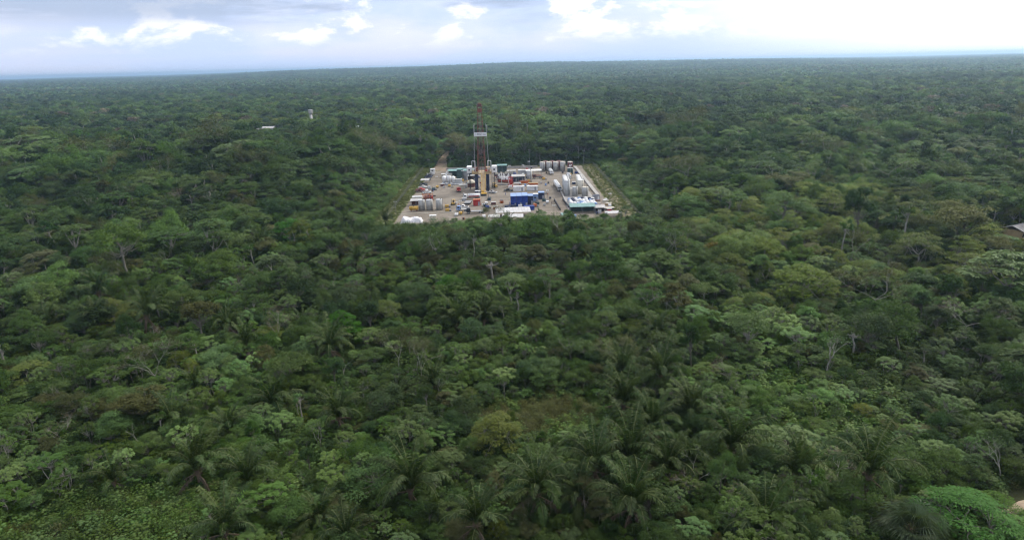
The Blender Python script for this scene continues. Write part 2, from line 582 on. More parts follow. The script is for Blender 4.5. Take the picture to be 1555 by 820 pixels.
# ------------------------------------------------------------------ fences
def fence(name, a, b, label, step=4.0, h=2.3):
    a, b = Vector((*a, 0)), Vector((*b, 0))
    n = int((b - a).length / step)
    root = empty(name, a, 0, label, 'fence')
    me = MB().cyl((0, 0, 0), (0, 0, h), 0.07, 0.06, 6).add([], []).mesh("fence_post", M['galv'])
    for i in range(n + 1):
        p = (b - a) * (i / n)
        child("post", me, root, p)
    w = MB()
    for z in (0.25, 0.75, 1.25, 1.75, 2.2):
        w.bar((0, 0, z), tuple(b - a)[:2] + (z,), 0.014)
    for i in range(n * 6):
        p = (b - a) * (i / (n * 6)); q = (b - a) * ((i + 1) / (n * 6))
        w.bar((p.x, p.y, 0.1 if i % 2 else 2.2), (q.x, q.y, 2.2 if i % 2 else 0.1), 0.007)
    w.build("wire_mesh", M['galv'], root)


fence("wire_fence", (61.2, 306), (60.2, 483), "long grey wire fence on steel posts outside the brownish earth bank")
fence("wire_fence", (-60.5, 318), (-62.0, 480), "long grey wire fence on steel posts beside the row of parked pickups")
fence("wire_fence", (-40, 483.5), (58, 483.5), "grey wire fence on steel posts behind the row of back tanks")
fence("wire_fence", (-60, 317), (-57.3, 303.6), "short wire fence on steel posts beside the white tarpaulin stack", 2.5)


def light_pole(x, y, h, label, group=None):
    root = empty("light_pole", (x, y, 0), 0, label, 'light pole', group)
    MB().cyl((0, 0, 0), (0, 0, h), 0.13, 0.07, 8).build("pole", M['galv'], root)
    MB().box(0, 0, h, 1.5, 0.12, 0.12).build("crossarm", M['galv'], root)
    for s in (-0.55, 0.55):
        MB().box(s, -0.1, h - 0.32, 0.45, 0.3, 0.3, 0, (0.7, 0.7)).build("floodlight", M['pale_grey'], root)


for x, y, h in ((53.0, 477, 11), (14.5, 480.5, 12), (-30, 480.5, 10), (-56.3, 470, 8)):
    light_pole(x, y, h, "tall thin floodlight pole at the edge of the pad", "floodlight poles round the pad")
light_pole(-57.0, 326, 7, "short floodlight pole at the fence by the yellow tank")

# ------------------------------------------------------------------ drilling rig
def make_rig():
    X, Y, FZ, TOP, BOARD = -16.2, 391.5, 10.5, 49.3, 31.8
    root = empty("drilling_rig", (X, Y, 0), 0, "tall rust-red lattice drilling rig with tan ramp and white name board", 'drilling rig')
    # substructure
    for sx in (-1, 1):
        for sy in (-1, 1):
            b = MB()
            b.box(sx * 3.3, sy * 4.2, 0.05, 1.5, 1.3, FZ - 0.4)
            b.build("substructure_leg", M['navy'], root)
        b = MB()
        for k in range(3):
            z0, z1 = 0.6 + k * 3.1, 0.6 + (k + 1) * 3.1
            b.bar((sx * 3.3, -3.5, z0), (sx * 3.3, 3.5, z1), 0.16)
            b.bar((sx * 3.3, 3.5, z0), (sx * 3.3, -3.5, z1), 0.16)
        b.build("substructure_bracing", M['dark'], root)
        MB().box(sx * 3.3, 0, 0.03, 2.0, 11.0, 0.55).build("skid_beam", M['dark'], root)
    b = MB()
    for k in range(9):
        b.cyl((2.0 + 0.26 * k, -2.6, 0.6), (2.0 + 0.26 * k, -2.6, FZ - 0.5), 0.09, None, 5)
    b.build("blowout_preventer_lines", M['dark'], root)
    MB().cyl((0, 0.5, 0.1), (0, 0.5, 5.2), 0.75, 0.75, 10).cyl((0, 0.5, 2.0), (0, 0.5, 3.2), 1.2, 1.2, 10).cyl((-1.6, .5, 4), (1.6, .5, 4), .45, .45, 8).build("blowout_preventer", M['red'], root)
    MB().box(0, 0, FZ - 0.45, 11.4, 11.4, 0.45).build("rig_floor", M['tan'], root)
    for s in (-1, 1):
        MB().box(s * 5.6, 0, FZ, 0.1, 11.2, 1.1).box(s * 3.6, -5.6, FZ, 3.9, 0.1, 1.1).build("floor_railing", M['tan'], root)
    # wind walls: white open frames either side of the mast foot
    for s in (-1, 1):
        b = MB()
        x = s * 4.6
        for dx in (-0.95, 0.95):
            b.box(x + dx, -3.6, FZ + 0.2, 0.26, 0.26, 6.8)
        for z in (2.4, 6.8):
            b.box(x, -3.6, FZ + z, 1.64, 0.24, 0.26)
        b.build("wind_wall_frame", M['white'], root)
    # drawworks, driller's equipment
    MB().box(-3.6, 0.8, FZ + 0.01, 2.2, 3.2, 2.6).box(-3.3, -2.6, FZ + 0.01, 1.6, 1.4, 1.9).build("drawworks", M['rust'], root)
    MB().box(3.4, 0.6, FZ + 0.01, 2.6, 3.6, 2.9).build("drillers_cabin", M['tan'], root)
    MB().box(2.9, -2.9, FZ + 0.01, 1.7, 1.1, 1.6).build("iron_roughneck", M['red'], root)
    # mast
    h0, h1 = FZ, TOP - 1.5
    def half(z):
        t = (z - h0) / (h1 - h0)
        return (2.35 + (1.05 - 2.35) * t, 1.7 + (0.9 - 1.7) * t)
    for sx in (-1, 1):
        for sy in (-1, 1):
            a0, a1 = half(h0), half(h1)
            MB().cyl((sx * a0[0], sy * a0[1], h0), (sx * a1[0], sy * a1[1], h1), 0.2, 0.15, 6).build("mast_leg", M['rust'], root)
    zs = [h0 + (h1 - h0) * (i / 13) for i in range(14)]
    for face in range(4):
        b = MB()
        for i in range(13):
            a, c = half(zs[i]), half(zs[i + 1])
            if face < 2:
                s = -1 if face == 0 else 1
                p = [(-a[0], s * a[1], zs[i]), (a[0], s * a[1], zs[i]), (-c[0], s * c[1], zs[i + 1]), (c[0], s * c[1], zs[i + 1])]
            else:
                s = -1 if face == 2 else 1
                p = [(s * a[0], -a[1], zs[i]), (s * a[0], a[1], zs[i]), (s * c[0], -c[1], zs[i + 1]), (s * c[0], c[1], zs[i + 1])]
            if face == 0 and i < 4:
                p_in = [tuple(v * (0.55 if k < 1 else 1) for k, v in enumerate(pp)) for pp in p]
                b.bar(p[0], p_in[2], 0.1); b.bar(p[1], p_in[3], 0.1)
            else:
                (b.bar(p[0], p[3], 0.055) if i % 2 else b.bar(p[1], p[2], 0.055))
            b.bar(p[2], p[3], 0.08)
        b.build("mast_bracing", M['rust'], root)
    b = MB()
    r = random.Random(2)
    for k in range(6):
        x = -1.5 + 3.0 * (k % 3) / 2 + r.uniform(-.05, .05); y = 0.3 + 0.6 * (k // 3)
        b.cyl((x, y, h0 + 0.02), (x * 0.78, y * 0.8, 32 + r.uniform(0, 2)), 0.075, None, 5)
    o = b.build("racked_drill_pipe", M['maroon'], root); o["kind"] = "stuff"
    MB().cyl((-4.35, -1.5, h0), (-3.4, -1.3, 38.5), 0.13, 0.13, 6).build("standpipe", M['pale_grey'], root)
    MB().cyl((4.35, -1.5, h0), (3.3, -1.3, 38.5), 0.12, 0.12, 6).build("standpipe", M['pale_grey'], root)
    MB().box(0, 0.1, 25.6, 1.0, .9, 2.0, 0, (0.6, 0.8)).box(0, 0.1, 23.6, 0.6, 0.6, 2.0).build("travelling_block", M['dark'], root)
    b = MB()
    for x in (-0.45, 0, 0.45):
        b.bar((x, 0.1, 28.2), (x, 0.1, h1), 0.05)
    b.build("drilling_line", M['pale_grey'], root)
    # racking board with the name board on its front
    MB().box(0, -0.6, BOARD - 0.2, 7.2, 5.0, 0.18).build("racking_board", M['dark'], root)
    for s in (-1, 1):
        b = MB().box(s * 3.5, -0.6, BOARD, 0.1, 4.8, 1.2)
        b.bar((s * 3.4, -2.9, BOARD), (s * 1.7, -1.4, BOARD - 3), 0.08)
        b.box(s * 3.55, -2.6, BOARD + 1.2, 0.28, 0.2, 4.8)
        b.build("racking_board_railing", M['pale_grey'], root)
    nb = MB().box(0, -3.2, BOARD - 0.4, 7.3, 0.12, 2.2).build("name_board", M['white'], root)
    f = bpy.data.curves.new("name_board_letters", 'FONT')
    f.body = "I : PEN  S.A"
    f.size = 1.35; f.align_x = 'CENTER'; f.extrude = 0.015; f.resolution_u = 2
    to = bpy.data.objects.new("tmp", f)
    COL.objects.link(to)
    bpy.context.view_layer.update()
    dg = bpy.context.evaluated_depsgraph_get()
    me = bpy.data.meshes.new_from_object(to.evaluated_get(dg))
    bpy.data.objects.remove(to)
    me.materials.clear(); me.materials.append(M['black'])
    child("lettering", me, nb, (0, -3.285, BOARD + 0.25), (R(90), 0, 0))["kind"] = "stuff"
    # crown
    MB().box(0, 0, h1, 3.4, 2.8, 0.3).box(0, 0, h1 + 0.3, 2.2, 1.2, 1.0).build("crown_platform", M['maroon'], root)
    b = MB()
    for s in (-0.7, -0.25, 0.25, 0.7):
        b.cyl((s - 0.12, 0, h1 + 1.5), (s + 0.12, 0, h1 + 1.5), 0.62, 0.62, 10)
    b.build("crown_block", M['rust'], root)
    b = MB()
    for sx in (-1, 1):
        for sy in (-1, 1):
            b.bar((sx * 1.6, sy * 1.3, h1 + 0.3), (sx * 1.6, sy * 1.3, h1 + 1.4), 0.06)
        b.bar((sx * 1.6, -1.3, h1 + 1.4), (sx * 1.6, 1.3, h1 + 1.4), 0.06)
    b.bar((-1.6, -1.3, h1 + 1.4), (1.6, -1.3, h1 + 1.4), 0.06); b.bar((-1.6, 1.3, h1 + 1.4), (1.6, 1.3, h1 + 1.4), 0.06)
    b.build("crown_railing", M['rust'], root)
    MB().box(0, 0, h1 - 3.2, 2.5, 2.1, 2.2, 0, (0.95, 0.95)).build("mast_top_cladding", M['rust'], root)
    # ramp and catwalk to the front
    b = MB()
    z0, z1, y0, y1 = 1.3, FZ - 0.1, -14.8, -5.75
    b.add([(-1.15, y0, z0), (1.15, y0, z0), (1.15, y1, z1), (-1.15, y1, z1), (-1.15, y0 + 0.3, z0 - 0.5), (1.15, y0 + 0.3, z0 - 0.5), (1.15, y1, z1 - 0.6), (-1.15, y1, z1 - 0.6)],
          [(0, 1, 2, 3), (7, 6, 5, 4), (0, 4, 5, 1), (1, 5, 6, 2), (2, 6, 7, 3), (3, 7, 4, 0)])
    b.build("pipe_ramp", M['tan'], root, (1.0, 0, 0))
    b = MB()
    for s in (-1.2, 1.2):
        b.bar((s, y0, z0 + 0.6), (s, y1, z1 + 0.6), 0.12)
    b.build("ramp_side_rail", M['yellow'], root, (1.0, 0, 0))
    MB().box(1.4, -17.2, 0.03, 3.0, 4.6, 1.25).box(1.4, -15.4, 1.28, 2.6, 0.9, 1.0).build("catwalk", M['yellow'], root)
    MB().box(1.4, -19.9, 0.03, 3.2, 0.8, 1.0).build("catwalk_end", M['dark'], root)
    # cabins hung on the floor's back corners
    for s, mt in ((-1, 'white'), (1, 'white')):
        c = MB().box(s * 7.3, 1.5, FZ - 0.3, 2.9, 6.0, 3.6).build("doghouse", M[mt], root)
        MB().box(s * 7.3, -1.53, FZ + 1.1, 0.9, 0.06, 0.9).build("window", M['glass'], c)
        b = MB()
        for yy in (-1.0, 4.0):
            b.box(s * 7.3, yy, 0.03, 0.3, 0.3, FZ - 0.35)
        b.build("support_leg", M['dark'], root)
    # outside stair
    b = MB()
    for k in range(14):
        b.box(6.3, -5.6 - 0.55 * k, FZ - 0.6 - 0.68 * k, 1.0, 0.5, 0.08)
    b.bar((5.8, -5.6, FZ - 0.4), (5.8, -13.1, 1.2), 0.07); b.bar((6.8, -5.6, FZ - 0.4), (6.8, -13.1, 1.2), 0.07)
    b.bar((5.8, -5.6, FZ + 0.6), (5.8, -13.1, 2.2), 0.05); b.bar((6.8, -5.6, FZ + 0.6), (6.8, -13.1, 2.2), 0.05)
    b.box(6.3, -13.4, 0.03, 1.2, 0.9, 0.6)
    b.build("stairway", M['dark'], root)


make_rig()

# ------------------------------------------------------------------ tanks
def storage_tank(x, y, d, h, mat, label, group=None, roof='pale_grey', lad=-1.2, name="storage_tank"):
    root = empty(name, (x, y, 0.03), random.uniform(0, 0.4), label, 'tank', group)
    MB().cyl((0, 0, 0), (0, 0, h), d / 2, d / 2, 22).build("shell", M[mat], root, smooth=True)
    MB().cyl((0, 0, h), (0, 0, h + d * 0.07), d / 2 + 0.06, 0.25, 22).build("roof", M[roof], root)
    b = MB()
    for k in range(1, 4):
        b.cyl((0, 0, h * k / 4 - 0.05), (0, 0, h * k / 4 + 0.05), d / 2 + 0.035, d / 2 + 0.035, 22)
    b.build("hoop", M[mat], root)
    ca, sa = math.cos(lad), math.sin(lad)
    b = MB()
    R1 = d / 2 + 0.14
    for s in (-0.22, 0.22):
        b.bar((ca * R1 - sa * s, sa * R1 + ca * s, 0), (ca * R1 - sa * s, sa * R1 + ca * s, h + 0.9), 0.035)
    for k in range(int(h / 0.4)):
        b.bar((ca * R1 + sa * .22, sa * R1 - ca * .22, .3 + k * .4), (ca * R1 - sa * .22, sa * R1 + ca * .22, .3 + k * .4), 0.022)
    b.build("ladder", M['dark'], root)
    MB().cyl((d * 0.22, 0, h + d * 0.02), (d * 0.22, 0, h + d * 0.07 + 0.2), 0.3, 0.3, 10).build("hatch", M['dark'], root)


storage_tank(-45.4, 336.8, 3.3, 5.3, 'tank', "dull grey cylindrical tank beside the yellow horizontal tank")
storage_tank(-41.4, 336.6, 3.4, 5.4, 'tank', "dull grey cylindrical tank, middle of the three by the red skid")
storage_tank(-36.4, 336.8, 3.4, 5.4, 'tank', "dull grey cylindrical tank set apart from the pair beside it", lad=-0.3)
for i, x in enumerate((22.6, 27.1, 31.7, 36.4)):
    storage_tank(x, 456.5, 3.7, 6.3, 'tank', "grey cylindrical tank with pale rim in the row at the back fence", "grey tanks along the back fence", 'cream')
for i, x in enumerate((24.9, 29.5, 34.1)):
    storage_tank(x, 461.6, 3.6, 6.3, 'maroon', "dark maroon tank standing behind the grey back-fence tanks", "maroon tanks behind the grey ones", 'maroon')
storage_tank(41.4, 455, 3.7, 6.3, 'maroon', "dark maroon tank at the end of the back row near the bund wall", None, 'cream')
storage_tank(40.2, 441.5, 3.8, 4.2, 'green', "short dark green tank before the maroon tank at the back")
for i in range(5):
    storage_tank(31.6 + 0.1 * i, 366.2 + 4.2 * i, 3.3, 8.6, 'pale_grey', "tall pale grey tank in the row beside the long tanker", "tall pale grey tanks in a row", 'white')
for i in range(5):
    storage_tank(39.6 + 0.15 * i, 370.0 + 4.2 * i, 3.4, 7.9, 'cream', "tall cream tank in the row beside the pale bund wall", "tall cream tanks in a row", 'white')
storage_tank(35.9, 364.6, 3.0, 5.0, 'tank', "short grey tank between the tall pale tanks and the cream ones")
storage_tank(41.4, 364.2, 3.6, 4.9, 'tank', "short grey tank in front of the tall cream tanks", None, 'cream')
storage_tank(36.5, 412, 2.3, 5.6, 'white', "slim white tank behind the tall tank rows")
storage_tank(12.5, 421, 3.2, 6.2, 'pale_grey', "upright grey silo alone beside the navy shed", None, 'white', name="silo")


def bund(name, x0, y0, x1, y1, w, h, label):
    d = Vector((x1 - x0, y1 - y0, 0))
    root = empty(name, (x0, y0, 0.02), math.atan2(-d.x, d.y), label, 'wall')
    n = int(d.length / 9)
    for i in range(n):
        ln = d.length / n
        MB().box(0, ln * (i + 0.5), random.uniform(-.02, 0), w, ln - 0.06, h + random.uniform(-.03, .03)).build("wall_panel", M['concrete'], root)


bund("bund_wall", 48.3, 364, 46.3, 472, 1.9, 0.8, "long pale concrete bund wall beside the cream tanks")
bund("bund_wall", 29.4, 334, 29.0, 392, 0.5, 0.7, "low concrete kerb wall between tall tanks and the long tanker")

# ------------------------------------------------------------------ vehicles
WH = {}
def wheel(parent, x, y, r, w=0.28):
    key = (round(r, 2), w)
    if key not in WH:
        WH[key] = (MB().cyl((-w / 2, 0, 0), (w / 2, 0, 0), r, r, 12).mesh("tyre", M['rubber']),
                   MB().cyl((-w / 2 - 0.01, 0, 0), (w / 2 + 0.01, 0, 0), r * 0.55, r * 0.55, 8).mesh("rim", M['pale_grey']))
    o = child("wheel", WH[key][0], parent, (x, y, r))
    child("rim", WH[key][1], o)


def profile_body(pts, w, taper=0.0):
    """side profile (y,z) extruded across x"""
    b = MB()
    n = len(pts)
    vs = [(-w / 2 + taper * (z - pts[0][1]), y, z) for y, z in pts] + [(w / 2 - taper * (z - pts[0][1]), y, z) for y, z in pts]
    b.add(vs, [tuple(range(n)), tuple(range(2 * n - 1, n - 1, -1))] + [(i, n + i, n + (i + 1) % n, (i + 1) % n) for i in range(n)])
    return b


def pickup(x, y, rz, mat, label, cat='pickup', group=None):
    root = empty("pickup_truck", (x, y, 0.022), rz, label, cat, group)
    profile_body([(-2.6, .45), (-2.6, 1.0), (-2.55, 1.05), (-0.7, 1.05), (0.9, 1.05), (2.45, .98), (2.6, .8), (2.6, .45)], 1.8).build("body", M[mat], root)
    cabn = profile_body([(-0.75, 1.05), (-0.55, 1.72), (0.75, 1.72), (1.35, 1.05)], 1.72, 0.12).build("cabin", M[mat], root)
    MB().box(0, 1.12, 1.12, 1.35, 0.06, 0.48, 0, (0.9, 1)).build("windscreen", M['glass'], cabn)
    for s in (-1, 1):
        MB().box(s * 0.835, 0.1, 1.12, 0.05, 1.25, 0.45, 0, (1, 0.8)).build("side_window", M['glass'], cabn)
        MB().box(s * 0.6, 2.6, 0.68, 0.35, 0.08, 0.18).build("headlight", M['white'], root)
        wheel(root, s * 0.82, 1.65, 0.38); wheel(root, s * 0.82, -1.6, 0.38)
    MB().box(0, -1.65, 1.06, 1.45, 1.7, 0.02).build("load_bed", M['dark'], root)


def truck_base(root, ln, mat, cab=True):
    MB().box(0, 0, 0.75, 1.0, ln, 0.28).build("chassis", M['dark'], root)
    for s in (-1, 1):
        for yy in (ln / 2 - 1.1, -ln / 2 + 0.8, -ln / 2 + 2.1):
            wheel(root, s * 1.05, yy, 0.52, 0.34)
    if cab:
        c = profile_body([(ln / 2 - 2.0, .8), (ln / 2 - 2.0, 2.75), (ln / 2 - .5, 2.75), (ln / 2 - .05, 1.9), (ln / 2, .8)], 2.35, 0.03).build("cab", M[mat], root)
        MB().box(0, ln / 2 - 0.18, 1.85, 2.0, 0.12, 0.75).build("windscreen", M['glass'], c)
        for s in (-1, 1):
            MB().box(s * 1.14, ln / 2 - 1.0, 1.75, 0.06, 1.0, 0.7).build("side_window", M['glass'], c)
            MB().box(s * 0.8, ln / 2 + 0.02, 1.0, 0.4, 0.08, 0.2).build("headlight", M['white'], root)


def tanker(x, y, rz, ln, mat, cabmat, label, r=1.15, stripe=None):
    root = empty("tanker_truck", (x, y, 0.022), rz, label, 'tanker truck')
    truck_base(root, ln, cabmat)
    a, b_ = -ln / 2 - 0.2, ln / 2 - 2.4
    k = MB().cyl((0, a + .4, 1.06 + r), (0, b_ - .4, 1.06 + r), r, r, 18)
    k.cyl((0, a, 1.06 + r), (0, a + .4, 1.06 + r), r * .72, r, 18).cyl((0, b_ - .4, 1.06 + r), (0, b_, 1.06 + r), r, r * .72, 18)
    bar_ = k.build("barrel", M[mat], root, smooth=True)
    MB().box(0, (a + b_) / 2, 1.06 + 2 * r - 0.03, 0.5, (b_ - a) * .8, 0.12).build("top_walkway", M['pale_grey'], bar_)
    if stripe:
        for s in (-1, 1):
            MB().box(s * (r + 0.005), (a + b_) / 2, 1.06 + r * 0.45, 0.07, (b_ - a) * .85, 0.5).build("stripe", M[stripe], bar_)


def flatbed(x, y, rz, ln, bedmat, cabmat, label, load=None):
    root = empty("flatbed_truck", (x, y, 0.022), rz, label, 'truck')
    truck_base(root, ln, cabmat)
    MB().box(0, -1.15, 1.03, 2.4, ln - 2.4, 0.22).build("flat_bed", M[bedmat], root)
    MB().box(0, ln / 2 - 2.32, 1.25, 2.35, 0.1, 1.1).build("headboard", M[bedmat], root)
    return root


def container(name, x, y, rz, sx, sy, sz, mat, label, cat, roof=None, group=None, rib=True, z0=0.03, win=None, door=True):
    root = empty(name, (x, y, z0), rz, label, cat, group)
    b = MB().box(0, 0, 0, sx, sy, sz)
    if rib:
        n = int(sx / 0.6)
        for i in range(n):
            b.box(-sx / 2 + (i + .5) * sx / n, -sy / 2 - .03, .15, sx / n * .5, .06, sz - .3)
        n = int(sy / 0.6)
        for i in range(n):
            for s in (-1, 1):
                b.box(s * (sx / 2 + .03), -sy / 2 + (i + .5) * sy / n, .15, .06, sy / n * .5, sz - .3)
    b.build("shell", M[mat], root)
    MB().box(0, 0, sz, sx + .12, sy + .12, .08).build("roof", M[roof or mat], root)
    if door:
        d = MB().box(sx * .28, -sy / 2 - .07, .12, .9, .05, min(2.0, sz - .3)).build("door", M['grey' if mat != 'grey' else 'white'], root)
        MB().box(sx * .28 + .3, -sy / 2 - .12, 1.0, .06, .05, .18).build("handle", M['dark'], d)
    if win:
        for wx in win:
            MB().box(wx * sx, -sy / 2 - .07, sz * .45, .9, .05, .75).build("window", M['glass'], root)
    return root


def shed(name, x, y, rz, sx, sy, h, roofmat, label, pitch=0.5, post='grey', back=None, cat='shed', npan=0):
    root = empty(name, (x, y, 0.022), rz, label, cat)
    for px in (-1, 0, 1):
        for py in (-1, 1):
            MB().box(px * (sx / 2 - .25), py * (sy / 2 - .25), 0, .16, .16, h + (pitch if py > 0 else 0) * 0.9).build("post", M[post], root)
    n = npan or max(3, int(sx / 1.6))
    w = sx / n
    for i in range(n):
        b = MB()
        x0, x1 = -sx / 2 + i * w + .025, -sx / 2 + (i + 1) * w - .025
        z0, z1 = h + random.uniform(0, .05), h + pitch + random.uniform(0, .05)
        b.add([(x0, -sy / 2 - .3, z0), (x1, -sy / 2 - .3, z0), (x1, sy / 2 + .3, z1), (x0, sy / 2 + .3, z1),
               (x0, -sy / 2 - .3, z0 + .07), (x1, -sy / 2 - .3, z0 + .07), (x1, sy / 2 + .3, z1 + .07), (x0, sy / 2 + .3, z1 + .07)],
              [(3, 2, 1, 0), (4, 5, 6, 7), (0, 1, 5, 4), (1, 2, 6, 5), (2, 3, 7, 6), (3, 0, 4, 7)])
        b.build("roof_panel", M[roofmat], root)
    if back:
        MB().box(0, sy / 2 - .1, 0, sx - .4, .08, h * .85).build("back_wall", M[back], root)
    return root


# the row of parked vehicles along the left edge
row = [(-53.6, 453.0, 'pale_grey', "pale grey pickup parked next to the small white gate cabin"),
       (-53.8, 446.5, 'dark', "black pickup parked beside the pale grey one at the fence"),
       (-53.9, 441.0, 'navy', "dark blue pickup parked along the fence beside a black one"),
       (-53.6, 431.0, 'dark', "black pickup standing alone in a gap of the fence row"),
       (-53.4, 411.5, 'dark', "black pickup parked between the open canopy and the white pickup"),
       (-52.8, 402.0, 'white', "white pickup parked in the fence row before the red one"),
       (-53.2, 394.0, 'red', "red pickup parked beside the white one in the fence row"),
       (-53.0, 388.5, 'maroon', "dark red pickup parked in the fence row next to the bright red one")]
for x, y, mt, lb in row:
    pickup(x, y, R(-90 + random.uniform(-9, 9)), mt, lb)
pickup(-48.6, 398.6, R(15), 'pale_grey', "silver pickup parked apart, facing away from the fence row")
pickup(-48.2, 384.0, R(-70), 'white', "white pickup parked behind the red steel skid")
pickup(-1.0, 383.6, R(80), 'dark', "black pickup parked alone in the middle before the red pump frame")
pickup(-10.0, 379.5, R(60), 'white', "white pickup parked at the foot of the rig stairway")
shed("vehicle_canopy", -53.5, 420.5, 0, 5.5, 4.5, 2.1, 'tin', "small open canopy with pale tin roof in the parked row", 0.3)
container("gate_cabin", -53.2, 463.0, 0, 3.2, 2.6, 2.7, 'white', "small white gate cabin with one dark window beside the road", 'cabin', None, None, False, win=(-.05,), door=False)

# ------------------------------------------------------------------ left front group
container("container", -50.8, 361.2, 0, 5.6, 2.5, 2.6, 'cream', "cream container behind the grey tanks near the fence", 'container', 'white')
shed("shed", -49.9, 349.5, 0, 6.0, 4.5, 2.8, 'tin', "open shed with pale tin roof and maroon back wall by the tanks", 0.4, back='maroon')
def red_skid():
    root = empty("steel_skid", (-45.4, 364.0, 0.022), 0.1, "rust red steel skid of pipes and frames behind the grey tanks", 'steel skid')
    MB().box(0, 0, 0, 6.2, 3.2, .35).build("base_frame", M['rust'], root)
    b = MB()
    for x in (-2.8, -1, 1, 2.8):
        for y in (-1.4, 1.4):
            b.box(x, y, .35, .18, .18, 2.7)
    for y in (-1.4, 1.4):
        b.box(0, y, 3.05, 6.0, .18, .18)
    b.build("upright_frame", M['orange'], root)
    MB().cyl((-2.4, 0, 1.1), (1.8, 0, 1.1), .65, .65, 12).build("vessel", M['rust'], root)
    MB().box(2.2, .4, .36, 1.2, 1.6, 1.5).build("pump", M['red'], root)
    b = MB()
    for k in range(4):
        b.bar((-2.6 + k * 1.5, -1.2, 2.1), (-1.4 + k * 1.5, 1.2, 2.4), .09)
    b.build("pipework", M['red'], root)
red_skid()
def htank(name, x, y, rz, ln, r, mat, label, cat='tank', z=0.6):
    root = empty(name, (x, y, 0.022), rz, label, cat)
    k = MB().cyl((-ln / 2 + .3, 0, z + r), (ln / 2 - .3, 0, z + r), r, r, 18)
    k.cyl((-ln / 2, 0, z + r), (-ln / 2 + .3, 0, z + r), r * .65, r, 18).cyl((ln / 2 - .3, 0, z + r), (ln / 2, 0, z + r), r, r * .65, 18)
    k.build("vessel", M[mat], root, smooth=True)
    for s in (-.3, .3):
        MB().box(s * ln, 0, 0, .4, r * 1.5, z + r * .3).build("saddle", M['rust'], root)
    MB().cyl((0, 0, z + 2 * r - .05), (0, 0, z + 2 * r + .25), .35, .35, 10).build("manhole", M['dark'], root)
htank("horizontal_tank", -49.2, 334.5, 0.05, 4.6, 1.05, 'yellow', "horizontal yellow-orange tank on saddles beside the grey tanks")
def tarp_stack():
    root = empty("covered_stack", (-46.9, 309.8, 0.022), 0.03, "rumpled white tarpaulin thrown over a wide stack of sacks", 'tarpaulin')
    nx, ny, W, D = 34, 20, 10.4, 5.6
    rr = np.random.default_rng(11)
    bumps = [(rr.uniform(-4.6, 4.6), rr.uniform(-2.2, 2.2), rr.uniform(.7, 1.5), rr.uniform(.2, .7)) for _ in range(26)]
    V = []
    for j in range(ny):
        for i in range(nx):
            u, v = i / (nx - 1) * 2 - 1, j / (ny - 1) * 2 - 1
            x, y = u * W / 2, v * D / 2
            e = min(1, (1 - abs(u)) * 5) * min(1, (1 - abs(v)) * 3.2)
            z = 1.5 * e ** .6
            z += e * sum(h * math.exp(-((x - bx) ** 2 + (y - by) ** 2) / s ** 2) for bx, by, s, h in bumps) * .8
            z += e * .16 * math.sin(x * 2.9 + 1.6 * math.sin(y * 1.4)) + rr.uniform(-.03, .03) * e
            V.append((x + rr.uniform(-.12, .12), y + rr.uniform(-.12, .12) + .25 * math.sin(x), z + .02))
    q = np.array([(j * nx + i, j * nx + i + 1, (j + 1) * nx + i + 1, (j + 1) * nx + i) for j in range(ny - 1) for i in range(nx - 1)])
    child("tarpaulin", mesh_np("tarpaulin", np.array(V), [q], M['tarp']), root)
    sk = MB().box(0, 0, 0, 0.75, 0.5, 0.28, 0, (.8, .8)).mesh("sack", M['cream'])
    for i in range(9):
        child("sack", sk, root, (-2.5 + i * .9 + random.uniform(-.1, .1), -3.25 + random.uniform(-.2, .2), 0.0), (0, 0, random.uniform(-.5, .5)))
tarp_stack()
container("site_trailer", -37.4, 314.8, 0.06, 3.2, 2.2, 1.9, 'cream', "small cream box trailer alone near the white tarpaulin stack", 'trailer', 'white', None, False, door=False, z0=0.05)
def pipe_run(name, a, b, r, mat, label, cat='pipe', z=0.25):
    d = Vector((b[0] - a[0], b[1] - a[1], 0))
    root = empty(name, (a[0], a[1], 0.02), math.atan2(d.y, d.x), label, cat)
    MB().cyl((0, 0, z), (d.length, 0, z), r, r, 8).build("pipe", M[mat], root)
    n = max(2, int(d.length / 6))
    me = MB().box(0, 0, 0, .25, r * 3 + .2, max(.02, z - r)).mesh("support", M['concrete'])
    for i in range(n + 1):
        child("support", me, root, (d.length * i / n * .98 + .2, 0, 0))
pipe_run("pipeline", (-56, 327.5), (-27, 329.0), 0.16, 'cream', "pale pipe lying across the pad in front of the grey tanks")
def forklift(x, y, rz, label):
    root = empty("forklift", (x, y, 0.022), rz, label, 'forklift')
    profile_body([(-1.9, .5), (-1.9, 1.5), (-1.2, 1.6), (.9, 1.35), (1.4, .9), (1.4, .5)], 1.9).build("body", M['yellow'], root)
    b = MB()
    for s in (-.8, .8):
        b.box(s, -.7, 1.5, .12, .12, 1.2); b.box(s, .6, 1.4, .12, .12, 1.3)
    b.box(0, -.05, 2.7, 1.8, 1.6, .1)
    b.build("cab_frame", M['yellow'], root)
    MB().box(0, -.2, 1.4, .8, .7, .7).build("seat", M['dark'], root)
    b = MB()
    for s in (-.5, .5):
        b.box(s, 1.6, .15, .16, .16, 2.9); b.box(s, 2.3, .12, .18, 1.3, .08)
    b.build("lift_mast", M['dark'], root)
    for s in (-1, 1):
        wheel(root, s * 1.0, .95, .55, .35); wheel(root, s * 1.0, -1.2, .5, .35)
forklift(-30.1, 349.0, R(172), "yellow forklift standing alone on the open gravel")
forklift(-9.2, 398.5, R(30), "yellow forklift parked beside the dark rig legs")
flatbed(-30.0, 387.2, R(186), 6.0, 'red', 'red', "small red flatbed truck in front of the white silo trailer")

